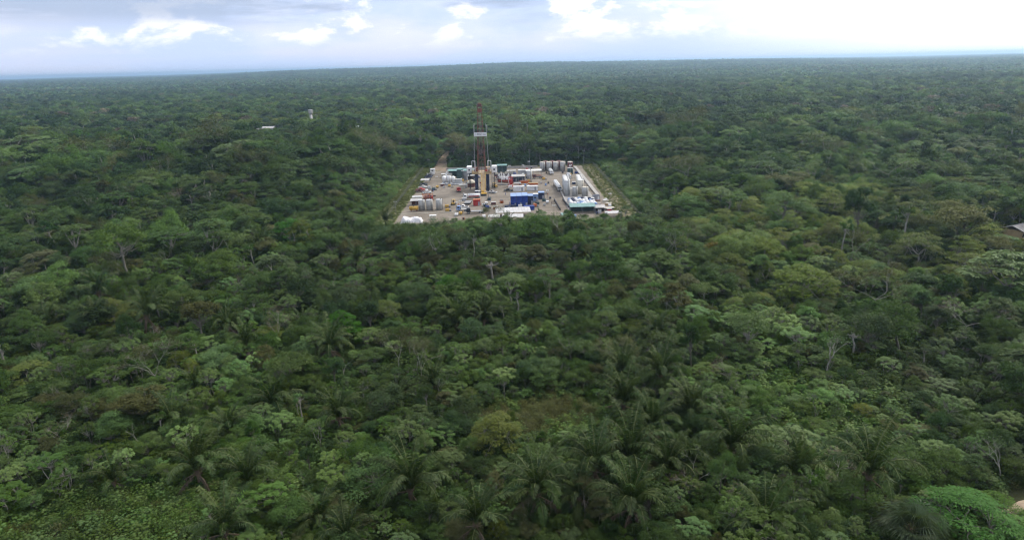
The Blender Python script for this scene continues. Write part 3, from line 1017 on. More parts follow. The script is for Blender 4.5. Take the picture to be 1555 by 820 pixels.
# ------------------------------------------------------------------ centre front group
tanker(-21.2, 363.0, R(92), 9.2, 'white', 'white', "white tanker truck with red stripe beside the blue box", 1.05, 'red')
container("container", -17.6, 345.5, 0.1, 3.6, 2.6, 3.2, 'red', "faded red container behind the grey flatbed", 'container', 'orange')
container("container", -18.4, 376.0, 0.05, 3.0, 2.4, 2.2, 'navy', "small navy box with pale roof at the foot of the rig", 'container', 'white')
def pipe_rack(x, y, rz, label, n=11, mat='grey', ln=7.0):
    root = empty("pipe_rack", (x, y, 0.022), rz, label, 'pipe rack')
    for s in (-.35, .35):
        MB().box(s * ln, 0, 0, .3, 3.4, .8).build("trestle", M['dark'], root)
    me = MB().cyl((-ln / 2, 0, 0), (ln / 2, 0, 0), .13, .13, 8).mesh("pipe", M[mat])
    for i in range(n):
        child("pipe", me, root, (random.uniform(-.3, .3), -1.5 + 3 * i / (n - 1), .93))
pipe_rack(-22.6, 351.0, R(85), "rack of grey drill pipe behind the white pickup", 11, 'grey', 6.5)
pickup(-24.2, 339.5, R(80), 'white', "white pickup parked in front of the grey pipe rack")
flatbed(-24.0, 332.0, R(88), 6.5, 'pale_grey', 'blue2', "pale blue flatbed truck in front of the white pickup")
flatbed(-17.5, 326.0, R(95), 9.0, 'grey', 'dark', "long grey flatbed truck with a dark cab near the front trees")
pipe_rack(-3.5, 331.5, R(2), "rack of dark blue pipe left of the big blue containers", 9, 'navy', 5.0)
container("skid_box", -1.4, 335.2, 0, 3.0, 1.6, 1.5, 'navy', "small navy pump box beside the rack of dark blue pipe", 'pump box', None, None, False)

# blue container block
for i in range(3):
    container("container", 1.6 + i * 3.0, 343.0 + 0.3 * i, 0, 2.75, 9.0, 5.6, 'blue', "tall dark blue container block standing between the white containers and panel roof", 'container', 'blue2', "tall blue containers side by side")
def blue_frame():
    root = empty("pump_skid", (3.4, 335.6, 0.022), 0, "blue pump skid with a white control box before the blue containers", 'pump skid')
    MB().box(0, 0, 0, 8.2, 2.6, .4).build("base_frame", M['blue'], root)
    b = MB()
    for x in (-3.9, -1.3, 1.3, 3.9):
        b.box(x, 0, .4, .2, .2, 2.6)
    b.box(0, 0, 3.0, 8.0, .25, .25)
    b.build("upright_frame", M['blue'], root)
    MB().box(1.6, -.4, .4, 2.0, 1.2, 1.5).build("control_box", M['white'], root)
    MB().cyl((-3, 0, 1.2), (-.4, 0, 1.2), .7, .7, 12).build("motor", M['navy'], root)
blue_frame()
container("container", 10.6, 346.5, 0, 2.6, 6.0, 4.6, 'navy', "navy container beside the tall blue container block", 'container', 'blue2')
container("control_cabin", 13.6, 352.8, 0, 2.7, 2.6, 4.0, 'blue2', "light blue control cabin with white front beside the blue containers", 'cabin', 'white', None, False, win=(-.1,))
container("container", 17.0, 359.6, 0, 3.2, 4.4, 3.6, 'navy', "dark blue container at the end of the blue group by the open gravel", 'container', 'blue2')
container("container", 9.4, 331.0, 0.03, 5.2, 2.4, 2.0, 'blue', "low bright blue open-top box in front of the pump skid", 'container', 'blue', None, True, door=False)
container("container", 5.2, 384.5, 0.02, 6.4, 2.5, 2.7, 'white', "white container beside its twin behind the blue containers, nearer the rig", 'container')
container("container", 13.0, 385.6, -0.02, 6.2, 2.5, 2.6, 'white', "white container beside its twin behind the blue containers, nearer the open gravel", 'container')
shed("panel_roof_shelter", 1.2, 318.6, R(3), 17.0, 8.0, 2.4, 'roof_white', "wide low shelter roofed with white panels in front of blue containers", 0.7, 'grey', None, 'shelter', 12)
shed("panel_roof_shelter", 1.0, 306.5, 0, 10.0, 4.5, 2.3, 'roof_white', "white panel roof half hidden by trees in front of the wide shelter", 0.5, 'grey', None, 'shelter', 7)
shed("panel_roof_shelter", -7.8, 307.5, 0, 5.5, 3.6, 2.3, 'tin', "small grey panel roof half hidden by trees at the pad edge", 0.4, 'grey', None, 'shelter', 4)

# ------------------------------------------------------------------ left back: cement and mud plant
def silo_trailer():
    root = empty("cement_plant", (-36.5, 414.0, 0.022), 0, "white cement silos and hopper on a grey platform left of the rig", 'cement plant')
    MB().box(0.5, -.5, 0, 13.0, 7.5, .55).build("platform", M['grey'], root)
    for x, y, r, h in ((-4.2, 0, 1.35, 4.3), (-1.3, -.3, 1.35, 4.6), (1.4, 0, 1.2, 4.0)):
        s = MB().cyl((x, y, 1.5), (x, y, .55 + h), r, r, 16).cyl((x, y, .55), (x, y, 1.5), r * .4, r, 16).build("silo", M['white'], root, smooth=True)
        MB().cyl((x, y, .55 + h), (x, y, .55 + h + .5), r, .3, 16).build("silo_top", M['white'], s)
    MB().cyl((-3.5, 1.4, 4.6), (-2.5, 1.4, 7.3), .6, .45, 10).build("dust_filter", M['white'], root)
    MB().box(4.6, .6, .56, 4.2, 2.6, 2.4).build("mixer_tank", M['pale_grey'], root)
    b = MB()
    for x in (-5.6, -2.8, 0, 2.6):
        b.bar((x, -2.0, .55), (x, -2.0, 1.7), .06)
    b.bar((-5.6, -2.0, 1.7), (2.6, -2.0, 1.7), .06)
    b.build("railing", M['grey'], root)
silo_trailer()
container("container", -31.8, 428.0, 0, 3.6, 5.5, 7.2, 'green', "tall stacked dark green tank box left of the rig", 'tank box', 'teal')
container("container", -28.0, 430.0, 0, 3.2, 5.0, 6.0, 'grey', "grey box beside the tall dark green tank box", 'tank box', 'teal')
shed("shed", -31.0, 441.0, 0, 19.0, 5.0, 4.4, 'teal', "long open shed with pale teal roof behind the green boxes", 0.5, back='green')
container("container", -41.5, 440.0, 0, 7.0, 2.6, 2.6, 'cream', "cream container beside the long teal-roofed shed", 'container', 'white')
container("container", -23.6, 421.0, 0, 5.6, 2.6, 4.0, 'dark', "dark mud pump house with white roof left of the rig", 'pump house', 'white')
def dome_tank():
    root = empty("mixing_tank", (-23.4, 403.0, 0.022), 0, "pinkish domed tank on a maroon base beside the dark rig legs", 'tank')
    MB().cyl((0, 0, 0), (0, 0, 2.2), 2.3, 2.3, 16).build("base", M['maroon'], root)
    b = MB()
    for k in range(4):
        a0, a1 = k * math.pi / 8, (k + 1) * math.pi / 8
        b.cyl((0, 0, 2.2 + 2.2 * math.sin(a0)), (0, 0, 2.2 + 2.2 * math.sin(a1)), 2.5 * math.cos(a0), max(.05, 2.5 * math.cos(a1)), 16, k == 0)
    b.build("dome", M['cream'], root, smooth=True)
    MB().bar((0, 0, 4.3), (1.6, 1.2, 6.4), .12).build("vent_pipe", M['rust'], root)
dome_tank()
container("generator", -28.0, 398.0, 0.2, 5.0, 2.2, 2.2, 'cream', "cream generator box between the red truck and the pink dome tank", 'generator', 'pale_grey')

# ------------------------------------------------------------------ right of the rig: mud system
def mud_tank(x, y, rz, sx, sy, mat, label, rail='galv', eq='white'):
    root = empty("mud_tank", (x, y, 0.022), rz, label, 'mud tank')
    MB().box(0, 0, 0, sx, sy, 2.2).build("tank_body", M[mat], root)
    MB().box(0, 0, 2.2, sx + .5, sy + .5, .08).build("walkway", M['dark'], root)
    b = MB()
    n = int(sx / 2)
    for s in (-1, 1):
        for i in range(n + 1):
            b.bar((-sx / 2 + sx * i / n, s * sy / 2, 2.28), (-sx / 2 + sx * i / n, s * sy / 2, 3.35), .05)
        for z in (2.8, 3.35):
            b.bar((-sx / 2, s * sy / 2, z), (sx / 2, s * sy / 2, z), .045)
    b.build("railing", M[rail], root)
    me = MB().box(0, 0, 0, 1.2, 1.4, 1.0, 0, (.8, .8)).cyl((0, 0, 1), (0, 0, 1.7), .3, .3, 8).mesh("agitator", M[eq])
    for i in range(max(2, int(sx / 3))):
        child("agitator", me, root, (-sx / 2 + 1.4 + i * 3.0, random.uniform(-.4, .4), 2.29), (0, 0, random.uniform(-.3, .3)))
    MB().cyl((-sx / 2, -sy / 2 - .3, 1.0), (sx / 2, -sy / 2 - .3, 1.0), .18, .18, 8).build("suction_pipe", M['red'], root)
mud_tank(-3.4, 417.0, 0, 8.0, 3.0, 'rust', "rust red mud tank with white agitators behind the red pump frame")
mud_tank(-2.6, 425.5, 0, 11.0, 3.0, 'grey', "grey mud tank with white agitators near the navy shed")
mud_tank(-4.4, 434.0, 0, 11.0, 3.0, 'maroon', "maroon mud tank with cream agitators behind the grey one", 'galv', 'cream')
def shaker():
    root = empty("shale_shaker", (-2.6, 409.0, 0.022), 0, "white shale shaker boxes on a tall steel frame beside red pump frame", 'shaker')
    b = MB()
    for x in (-2.2, 2.2):
        for y in (-1.2, 1.2):
            b.box(x, y, 0, .25, .25, 2.9)
    b.build("stand", M['grey'], root)
    for x in (-1.4, 1.4):
        MB().box(x, 0, 2.9, 2.3, 2.8, 1.5, 0, (.85, .85)).build("shaker_box", M['white'], root)
        MB().box(x, -.3, 4.42, .8, .8, .9).build("motor", M['white'], root)
    MB().cyl((-2.5, 1.8, 0), (-2.5, 1.8, 6.6), .3, .3, 8).build("stack_pipe", M['white'], root)
shaker()
def red_pump():
    root = empty("mud_pump", (0.6, 400.0, 0.022), 0, "bright red pump frame with white piping beside the white shakers", 'pump frame')
    MB().box(0, 0, 0, 3.4, 3.4, .4).build("base_frame", M['red'], root)
    b = MB()
    for x in (-1.3, 1.3):
        for y in (-1.3, 1.3):
            b.box(x, y, .4, .25, .25, 5.2)
    b.box(0, -1.3, 5.4, 2.9, .25, .25).box(0, 1.3, 5.4, 2.9, .25, .25)
    b.build("tower_frame", M['red'], root)
    MB().box(0, .1, .4, 2.0, 1.9, 3.9).build("pump_block", M['red'], root)
    MB().bar((-1.6, -1.5, 5.0), (-.6, -2.9, .05), .14).build("hose", M['white'], root)
    MB().box(.2, -2.4, .0, 1.3, 1.0, 1.3).build("filter_box", M['white'], root)
red_pump()
shed("shed", 5.4, 418.0, 0, 8.5, 5.5, 3.4, 'tin', "shed with grey tin roof and navy back wall beside the silo", 0.5, back='navy')
container("generator", 3.4, 417.6, 0, 2.8, 2.2, 2.4, 'navy', "navy generator under the grey tin shed roof, nearer the mud tanks", 'generator')
container("generator", 7.4, 417.6, 0, 2.8, 2.2, 2.4, 'navy', "navy generator under the grey tin shed roof, nearer the silo", 'generator')
shed("shed", 16.0, 442.0, 0, 10.5, 4.0, 3.0, 'white', "open shed with white roof near the back-fence tanks", 0.4)
container("container", 1.2, 446.0, 0, 6.0, 2.5, 2.7, 'cream', "cream container near the back fence behind the mud tanks", 'container', 'white')
container("container", 8.8, 447.0, 0, 6.0, 2.5, 2.7, 'pale_grey', "pale greenish grey container beside the white-roofed shed", 'container', 'white')
shed("shed", -5.0, 455.5, 0, 7.0, 4.0, 5.0, 'teal', "tall open shed with teal roof behind the mud tanks", 0.4, back='green')
container("container", 9.0, 411.0, 0.05, 5.6, 2.4, 1.4, 'orange', "low orange open box behind the white containers", 'container', 'rust', None, True, door=False)
container("container", 14.2, 404.0, -0.1, 6.0, 2.3, 1.2, 'orange', "low rusty orange pipe basket beside the silo", 'pipe basket', 'tan', None, True, door=False)
container("container", 4.8, 403.2, 0, 4.0, 2.2, 1.6, 'cream', "low cream box beside the red pump frame", 'container', 'pale_grey', None, False)
flatbed(18.2, 427.0, R(92), 7.0, 'dark', 'maroon', "dark flatbed truck with maroon cab beside the upright silo")
pipe_rack(17.5, 433.5, 0.05, "rack of rusty pipe near the white-roofed shed", 9, 'rust', 6.5)
# services wall at the back
bund("service_wall", -45, 474.5, 20, 474.8, 0.6, 1.3, "low cream concrete wall along the back of the pad")

# ------------------------------------------------------------------ right side
tanker(27.6, 443.5, R(185), 7.5, 'white', 'white', "white tanker truck seen end-on before the back-fence tanks", 1.2)
tanker(28.0, 389.5, R(183), 22.0, 'white', 'pale_grey', "long white tanker truck beside the tall pale grey tanks", 1.25)
def trench_rail(x0, y0, x1, y1, label):
    d = Vector((x1 - x0, y1 - y0, 0))
    root = empty("pipe_rail", (x0, y0, 0.022), math.atan2(-d.x, d.y), label, 'pipe rail')
    n = int(d.length / 3)
    me = MB().box(0, 0, 0, .5, .35, .9).mesh("stand", M['dark'])
    for i in range(n + 1):
        child("stand", me, root, (0, d.length * i / n, 0))
    MB().cyl((0, 0, 1.05), (0, d.length, 1.05), .3, .3, 8).build("pipe", M['dark'], root)
trench_rail(24.8, 327, 23.6, 352, "long black pipe on stands across the open gravel before the tanker")
trench_rail(29.9, 330.5, 28.2, 352, "black pipe on stands beside the heap of white sacks")
shed("shed", 35.3, 322.0, 0, 12.6, 5.2, 3.2, 'teal', "long shed with teal roof and dark green back wall", 0.7, back='green')
shed("shed", 43.6, 321.0, 0, 5.6, 4.6, 2.7, 'tin', "small shed with grey tin roof beside the long teal one", 0.4, back='dark')
container("tote", 43.5, 319.8, 0, 1.6, 1.4, 1.5, 'white', "white tote tank standing under the small grey shed", 'tote tank', None, None, False, door=False)
def bag_mesh(seed, mat):
    r = random.Random(seed)
    b = MB()
    n = 10
    lev = [(0, .82), (.25, 1.0), (.75, 1.04), (1.0, .86), (1.12, .45)]
    vs, fs = [], []
    for z, k in lev:
        for i in range(n):
            t = 2 * math.pi * i / n
            sq = 1 / max(abs(math.cos(t)), abs(math.sin(t))) ** .7
            vs.append((.62 * k * sq * math.cos(t) * r.uniform(.93, 1.07), .62 * k * sq * math.sin(t) * r.uniform(.93, 1.07), z * 1.1 + r.uniform(-.04, .04) * (z > 0)))
    for l in range(len(lev) - 1):
        fs += [(l * n + i, l * n + (i + 1) % n, (l + 1) * n + (i + 1) % n, (l + 1) * n + i) for i in range(n)]
    fs += [tuple(range(n - 1, -1, -1)), tuple(range((len(lev) - 1) * n, len(lev) * n))]
    return b.add(vs, fs).mesh("bulk_bag", M[mat], True)
bagm = {'white': [bag_mesh(i, 'white') for i in range(3)], 'navy': [bag_mesh(9, 'navy'), bag_mesh(10, 'blue2')]}
r = random.Random(21)
for j in range(7):
    for i in range(8):
        mt = 'white' if r.random() < .62 else 'navy'
        k = r.randrange(len(bagm[mt]))
        o = link(bpy.data.objects.new("bulk_bag", bagm[mt][k]))
        o.location = (31.4 + i * 1.75 + r.uniform(-.25, .25), 331.5 + j * 3.1 + r.uniform(-.4, .4), .035)
        s = r.uniform(1.15, 1.6)
        o.scale = (s, s, s * r.uniform(.9, 1.3)); o.rotation_euler = (0, 0, r.uniform(0, 3))
        if mt == 'white':
            tag(o, "full white bulk bag among the bags behind the teal shed", 'bag', 'white bulk bags behind the teal shed')
        elif k == 0:
            tag(o, "dark blue bulk bag among the bags behind the teal shed", 'bag', 'dark blue bulk bags behind the teal shed')
        else:
            tag(o, "pale blue bulk bag among the bags behind the teal shed", 'bag', 'pale blue bulk bags behind the teal shed')
container("container", 46.0, 352.5, 0.1, 3.4, 2.6, 2.4, 'grey', "grey box with navy roof beside the bulk bags", 'container', 'navy', None, False)
container("container", 50.0, 345.5, 0.4, 2.6, 1.8, 1.3, 'cream', "small cream crate at the foot of the bank", 'crate', 'white', None, False, door=False)
container("container", 50.6, 338.0, 0.5, 3.4, 1.6, 1.0, 'tan', "low tan crate at the foot of the bank beside the cream one", 'crate', 'cream', None, False, door=False)
container("container", 46.6, 333.2, 0.2, 1.8, 1.4, 1.1, 'dark', "small dark crate standing alone on the reddish gravel", 'crate', 'maroon', None, False, door=False)
pipe_rack(49.0, 327.0, R(15), "rack of pale pipe near the corner of the bank", 9, 'cream', 5.5)
container("tote", 46.3, 315.6, 0, 1.5, 1.3, 1.2, 'white', "white tote tank in the open beside the small grey shed", 'tote tank', None, None, False, door=False)
shed("panel_roof_shelter", 49.3, 310.5, 0.05, 7.0, 3.0, 1.9, 'roof_white', "low white panel roof near the trees in the corner of the pad", 0.4, 'grey', None, 'shelter', 5)
shed("panel_roof_shelter", 26.5, 309.5, 0.02, 5.0, 3.0, 1.8, 'teal', "low pale teal panel roof near the trees at the pad edge", 0.35, 'grey', None, 'shelter', 4)

# ------------------------------------------------------------------ people on the pad
def person_mesh(name, suit, helmet):
    J = [(0, 0, .95), (0, 0, 1.2), (0, .01, 1.42), (0, .02, 1.53), (0, .03, 1.63), (0, .03, 1.74),
         (-.2, 0, 1.42), (-.27, .02, 1.15), (-.25, .12, .92), (.2, 0, 1.42), (.27, .0, 1.15), (.27, .08, .9),
         (-.1, 0, .9), (-.11, .06, .5), (-.12, .0, .09), (-.12, .14, .05), (.1, 0, .9), (.12, -.05, .5), (.13, -.14, .09), (.13, .0, .05)]
    E_ = [(0, 1), (1, 2), (2, 3), (3, 4), (4, 5), (2, 6), (6, 7), (7, 8), (2, 9), (9, 10), (10, 11), (0, 12), (12, 13), (13, 14), (14, 15), (0, 16), (16, 17), (17, 18), (18, 19)]
    rad = [.17, .16, .15, .065, .1, .1, .075, .06, .045, .075, .06, .045, .11, .08, .06, .05, .11, .08, .06, .05]
    me = bpy.data.meshes.new(name)
    me.from_pydata(J, E_, [])
    o = bpy.data.objects.new("tmp", me)
    COL.objects.link(o)
    o.modifiers.new("s", 'SKIN')
    for v, r_ in zip(me.skin_vertices[0].data, rad):
        v.radius = (r_, r_ * .8)
    me.skin_vertices[0].data[0].use_root = True
    ss = o.modifiers.new("d", 'SUBSURF'); ss.levels = 1; ss.render_levels = 1
    bpy.context.view_layer.update()
    out = bpy.data.meshes.new_from_object(o.evaluated_get(bpy.context.evaluated_depsgraph_get()))
    bpy.data.objects.remove(o)
    out.materials.clear()
    for m_ in (M[suit], M['skin'], M[helmet], M['dark']):
        out.materials.append(m_)
    for p in out.polygons:
        z = p.center.z
        hand = z < .99 and abs(p.center.x) > .2 and z > .8
        p.material_index = 2 if z > 1.69 else 1 if z > 1.5 or hand else 3 if z < .12 else 0
    return out
pm = {'blue': person_mesh("person_blue", 'blue', 'white'), 'orange': person_mesh("person_orange", 'orange', 'white'), 'dark': person_mesh("person_dark", 'navy', 'yellow')}
for x, y, rz, s, lb in ((-12.2, 368.5, 1.2, 'dark', "worker in dark overalls and yellow helmet walking before the rig"),
                        (-2.6, 371.5, -2.0, 'blue', "worker in blue overalls standing on the open ground before the white containers"),
                        (21.6, 342.0, .4, 'dark', "worker in dark overalls and yellow helmet standing by the black pipe"),
                        (-27.0, 343.5, 2.6, 'orange', "worker in orange overalls walking near the forklift"),
                        (-10.8, 354.0, .2, 'blue', "worker in blue overalls walking beside the faded red container"),
                        (21.0, 366.5, 3.0, 'orange', "worker in orange overalls standing near the dark blue end container")):
    o = link(bpy.data.objects.new("person", pm[s]))
    o.location = (x, y, .022); o.rotation_euler = (0, 0, rz)
    tag(o, lb, 'person')

# ------------------------------------------------------------------ smaller gear lying about the pad
def pallet_mesh():
    b = MB()
    for x in (-.5, 0, .5): b.box(x, 0, 0, .12, 1.2, .1)
    for k in range(6): b.box(0, -.5 + k * .2, .1, 1.2, .13, .03)
    return b
def gear_pallet(root, mt):
    pallet_mesh().build("pallet", M['tan'], root)
    for k in range(3):
        MB().box(random.uniform(-.04, .04), random.uniform(-.04, .04), .14 + k * .42, 1.1, 1.1, .4, 0, (.94, .94)).build("sack_layer", M[mt], root)
def gear_tote(root, mt):
    MB().box(0, 0, 0, 1.15, 1.15, .15).build("pallet", M['dark'], root)
    MB().box(0, 0, .15, 1.0, 1.0, 1.0, 0, (.96, .96)).build("tank", M[mt], root)
    b = MB()
    for x in (-.55, .55):
        for y in (-.55, .55): b.box(x, y, .15, .05, .05, 1.05)
    for z in (.5, .85, 1.15):
        b.box(0, -.55, z, 1.1, .05, .05).box(0, .55, z, 1.1, .05, .05)
    b.build("cage", M['galv'], root)
    MB().cyl((0, 0, 1.15), (0, 0, 1.25), .18, .18, 8).build("cap", M['dark'], root)
def gear_skid(root, mt):
    MB().box(0, 0, 0, 3.0, 1.6, .25).build("skid_frame", M['dark'], root)
    MB().box(-.4, 0, .25, 1.9, 1.3, 1.2, 0, (.96, .9)).build("engine_cover", M[mt], root)
    MB().cyl((.7, 0, .75), (1.4, 0, .75), .4, .4, 10).build("pump", M['grey'], root)
    MB().cyl((-.9, .3, 1.45), (-.9, .3, 2.3), .09, .09, 6).build("exhaust", M['rust'], root)
def gear_reel(root, mt):
    for x in (-.5, .5):
        MB().cyl((x - .05, 0, .8), (x + .05, 0, .8), .8, .8, 14).build("flange", M[mt], root)
    MB().cyl((-.45, 0, .8), (.45, 0, .8), .5, .5, 12).build("cable", M['dark'], root)
def gear_bundle(root, mt):
    for x in (-1.8, 1.8): MB().box(x, 0, 0, .15, 1.5, .15).build("sleeper", M['tan'], root)
    me = MB().cyl((-3, 0, 0), (3, 0, 0), .12, .12, 8).mesh("pipe", M[mt])
    for k in range(9): child("pipe", me, root, (random.uniform(-.2, .2), -.6 + .24 * (k % 6) + (.12 if k > 5 else 0), .27 + (.21 if k > 5 else 0)))
def gear_skip(root, mt):
    profile_body([(-1.6, 0), (-2.0, 1.3), (2.0, 1.3), (1.6, 0)], 1.7).build("bin", M[mt], root)
    MB().box(0, 0, 1.31, 1.5, 3.6, .04).build("fill", M['dark'], root)
def gear_tower(root, mt):
    MB().box(0, 0, .45, 1.4, 2.2, .9).build("generator", M[mt], root)
    for x in (-.75, .75): wheel(root, x, 0, .33, .2)
    MB().cyl((0, .7, 1.35), (0, .7, 6.5), .08, .06, 6).build("mast", M['galv'], root)
    for x in (-.45, .45): MB().box(x, .6, 6.5, .6, .3, .45).build("lamp", M['white'], root)
def gear_box(root, mt):
    MB().box(0, 0, 0, 2.4, 1.6, 1.3).build("shell", M[mt], root)
    MB().box(0, 0, 1.3, 2.5, 1.7, .08).build("lid", M['pale_grey'], root)
    for x in (-.9, .9): MB().box(x, -.83, 0, .12, .05, 1.3).build("rib", M['dark'], root)
GEAR = [("loaded_pallet", "loaded pallet", gear_pallet, ('white', 'cream', 'tin', 'blue2')), ("tote_tank", "caged tote tank", gear_tote, ('white', 'cream')),
        ("pump_skid", "engine pump skid", gear_skid, ('red', 'yellow', 'blue', 'green', 'orange')), ("cable_reel", "cable reel", gear_reel, ('tan', 'orange', 'blue')),
        ("pipe_bundle", "pipe bundle", gear_bundle, ('rust', 'grey', 'dark', 'cream')), ("waste_skip", "waste skip", gear_skip, ('green', 'blue', 'orange')),
        ("light_tower", "mobile light tower", gear_tower, ('yellow', 'white')), ("tool_box", "steel tool box", gear_box, ('red', 'white', 'navy', 'grey', 'maroon'))]
CNAME = dict(white='white', cream='cream', tin='grey', blue2='pale blue', red='red', yellow='yellow', blue='blue', green='dark green', orange='orange', tan='tan', rust='rusty', grey='grey', dark='black', navy='navy', maroon='maroon')
MARKS = [(-16, 391, "dark rig legs"), (-36, 414, "white cement silos"), (-31, 441, "long teal-roofed shed"), (0, 400, "red mud pump"), (5, 418, "grey tin-roofed shed"), (12.5, 421, "upright silo"),
         (16, 442, "white-roofed shed"), (-3, 428, "mud tanks"), (-5, 455, "tall teal-roofed shed"), (-41, 337, "three dull grey tanks"), (-54, 400, "parked pickups"), (-47, 310, "white tarpaulin stack"),
         (5, 343, "tall blue containers"), (1, 319, "wide white panel shelter"), (-18, 345, "faded red container"), (36, 340, "bulk bags"), (35, 322, "teal-roofed shed by the bags"), (48, 380, "pale bund wall"),
         (32, 375, "tall pale grey tanks"), (30, 457, "back-fence tanks"), (-23, 403, "pink dome tank"), (9, 385, "twin white containers"), (-24, 332, "pale blue flatbed"), (50, 338, "earth bank"), (28, 389, "long white tanker")]
bpy.context.view_layer.update()
OCC = []
for o in list(COL.objects):
    if o.parent is None and o.type == 'EMPTY' and not o.name.startswith(("wire_fence", "bund", "service", "pipeline")):
        cs = [c.matrix_world @ Vector(k) for c in o.children if c.type == 'MESH' for k in c.bound_box]
        cs = [c for c in cs if c.z < 6]
        if cs:
            OCC.append((min(c.x for c in cs), max(c.x for c in cs), min(c.y for c in cs), max(c.y for c in cs)))
OCC += [(p[0] - .5, p[0] + .5, p[1] - .5, p[1] + .5) for p in ((-12.2, 368.5), (-2.6, 371.5), (21.6, 342), (-27, 343.5), (-10.8, 354), (21, 366.5))]
OCC += [(46.8, 50, 360, 475), (28.6, 30, 330, 394), (-56, -26, 326.5, 330), (-45, 21, 473, 476)]
rz_ = random.Random(99)
ZONES = [(-46, -22, 394, 412, 7), (-30, -20, 405, 440, 8), (-46, -20, 432, 472, 9), (-10, 22, 386, 440, 20), (-10, 20, 438, 472, 11), (-52, -44, 368, 402, 4), (-34, -24, 318, 345, 4), (-30, -6, 336, 380, 7),
         (-14, 20, 326, 352, 8), (44.5, 51, 322, 360, 6), (38, 45, 395, 450, 7), (22, 27, 395, 440, 2), (-34, -8, 307, 324, 3), (20, 45, 306, 316, 4), (19, 23, 356, 380, 2), (22, 44, 444, 452, 3)]
seen = {}
for x0, x1, y0, y1, cnt in ZONES:
    for _ in range(cnt):
        for attempt in range(30):
            nm_, kd, fn, cols = rz_.choice(GEAR)
            w, d = (6.2, 1.8) if nm_ == "pipe_bundle" else (3.2, 2.0) if nm_ in ("pump_skid", "tool_box") else (1.8, 4.2) if nm_ == "waste_skip" else (1.8, 2.4)
            x, y = rz_.uniform(x0, x1), rz_.uniform(y0, y1)
            box_ = (x - w / 2 - .3, x + w / 2 + .3, y - d / 2 - .3, y + d / 2 + .3)
            if any(box_[0] < q[1] and box_[1] > q[0] and box_[2] < q[3] and box_[3] > q[2] for q in OCC):
                continue
            OCC.append(box_)
            mt = rz_.choice(cols)
            mk = min(MARKS, key=lambda m_: math.hypot(m_[0] - x, m_[1] - y))[2]
            lb = "%s %s near the %s" % (CNAME[mt], kd, mk)
            root = empty(nm_, (x, y, .024), rz_.uniform(-.12, .12), lb, kd.split()[-1])
            fn(root, mt)
            seen.setdefault(lb, []).append(root)
            break
for lb, obs in seen.items():
    if len(obs) > 1:
        for o in obs: o["group"] = lb + "s"

# ------------------------------------------------------------------ buildings far off in the forest
def far_building(name, x, y, rz, sx, sy, h, wallm, roofm, label, nwin=4, cat='building'):
    root = empty(name, (x, y, 0), rz, label, cat)
    MB().box(0, 0, -.1, sx, sy, h + .1).build("wall", M[wallm], root)
    for s in (-1, 1):
        z0, z1 = h, h + sy * .22
        ya, yb = s * (sy / 2 + .6), 0
        b = MB().add([(-sx / 2 - .6, ya, z0 - .1), (sx / 2 + .6, ya, z0 - .1), (sx / 2 + .6, yb, z1), (-sx / 2 - .6, yb, z1),
                      (-sx / 2 - .6, ya, z0 + .05), (sx / 2 + .6, ya, z0 + .05), (sx / 2 + .6, yb, z1 + .15), (-sx / 2 - .6, yb, z1 + .15)],
                     [(3, 2, 1, 0), (4, 5, 6, 7), (0, 1, 5, 4), (1, 2, 6, 5), (2, 3, 7, 6), (3, 0, 4, 7)])
        b.build("roof_slope", M[roofm], root)
    for i in range(nwin):
        MB().box(-sx / 2 + (i + .5) * sx / nwin, -sy / 2 - .03, h * .4, 1.2, .06, 1.1).build("window", M['glass'], root)
    MB().box(sx * .1, -sy / 2 - .04, 0, 1.0, .07, 2.1).build("door", M['grey'], root)


far_building("warehouse", -268, 753, .1, 18, 8, 10.0, 'tin', 'tin', "long pale-roofed warehouse standing alone far in the forest, left of the tower")
far_building("warehouse", -215, 802, -.05, 26, 10, 9.0, 'tan', 'tan', "brownish long building near the pale tower far in the forest")
far_building("house", -179, 748, .2, 10, 7, 9.0, 'tin', 'tin', "grey tin-walled building at the forest edge far off")
far_building("house", -170, 756, .1, 7, 6, 8.6, 'cream', 'white', "small building with bright white roof beside the far grey one")
def tower(x, y, h, label, m_='tin'):
    root = empty("water_tower", (x, y, 0), 0, label, 'tower')
    MB().cyl((0, 0, -.2), (0, 0, h - 5), 1.6, 1.3, 14).build("column", M[m_], root, smooth=True)
    MB().cyl((0, 0, h - 5), (0, 0, h - 3.5), 1.3, 2.2, 14).cyl((0, 0, h - 3.5), (0, 0, h), 2.2, 2.2, 14).build("tank", M[m_], root)
tower(-205, 712, 31, "pale slender water tower far in the forest")
far_building("house", 199.5, 254, .5, 9, 7, 3.9, 'tan', 'slab', "small house with weathered tin roof among trees beyond the pad")
far_building("house", -273, 582, .1, 9, 6, 11.0, 'cream', 'tan', "tiny pinkish-roofed house lost in the forest left of the pad")

# ------------------------------------------------------------------ vegetation: leaf, limb and crown generators
UP = np.array([0, 0, 1.0])


def unit(a):
    return a / (np.linalg.norm(a, axis=-1, keepdims=True) + 1e-9)


def kites(P, D, N, ln, wd, fold=0.12):
    """one folded four-cornered leaf per row"""
    D = unit(D)
    S = unit(np.cross(D, N))
    N = np.cross(S, D)
    ln = np.broadcast_to(ln, len(P))[:, None]; wd = np.broadcast_to(wd, len(P))[:, None]
    mid = P + D * ln * 0.48
    V = np.stack([P, mid + S * wd / 2 + N * fold * wd, P + D * ln - N * 0.12 * ln, mid - S * wd / 2 + N * fold * wd], 1).reshape(-1, 3)
    F = np.arange(len(V)).reshape(-1, 4)
    return V, F


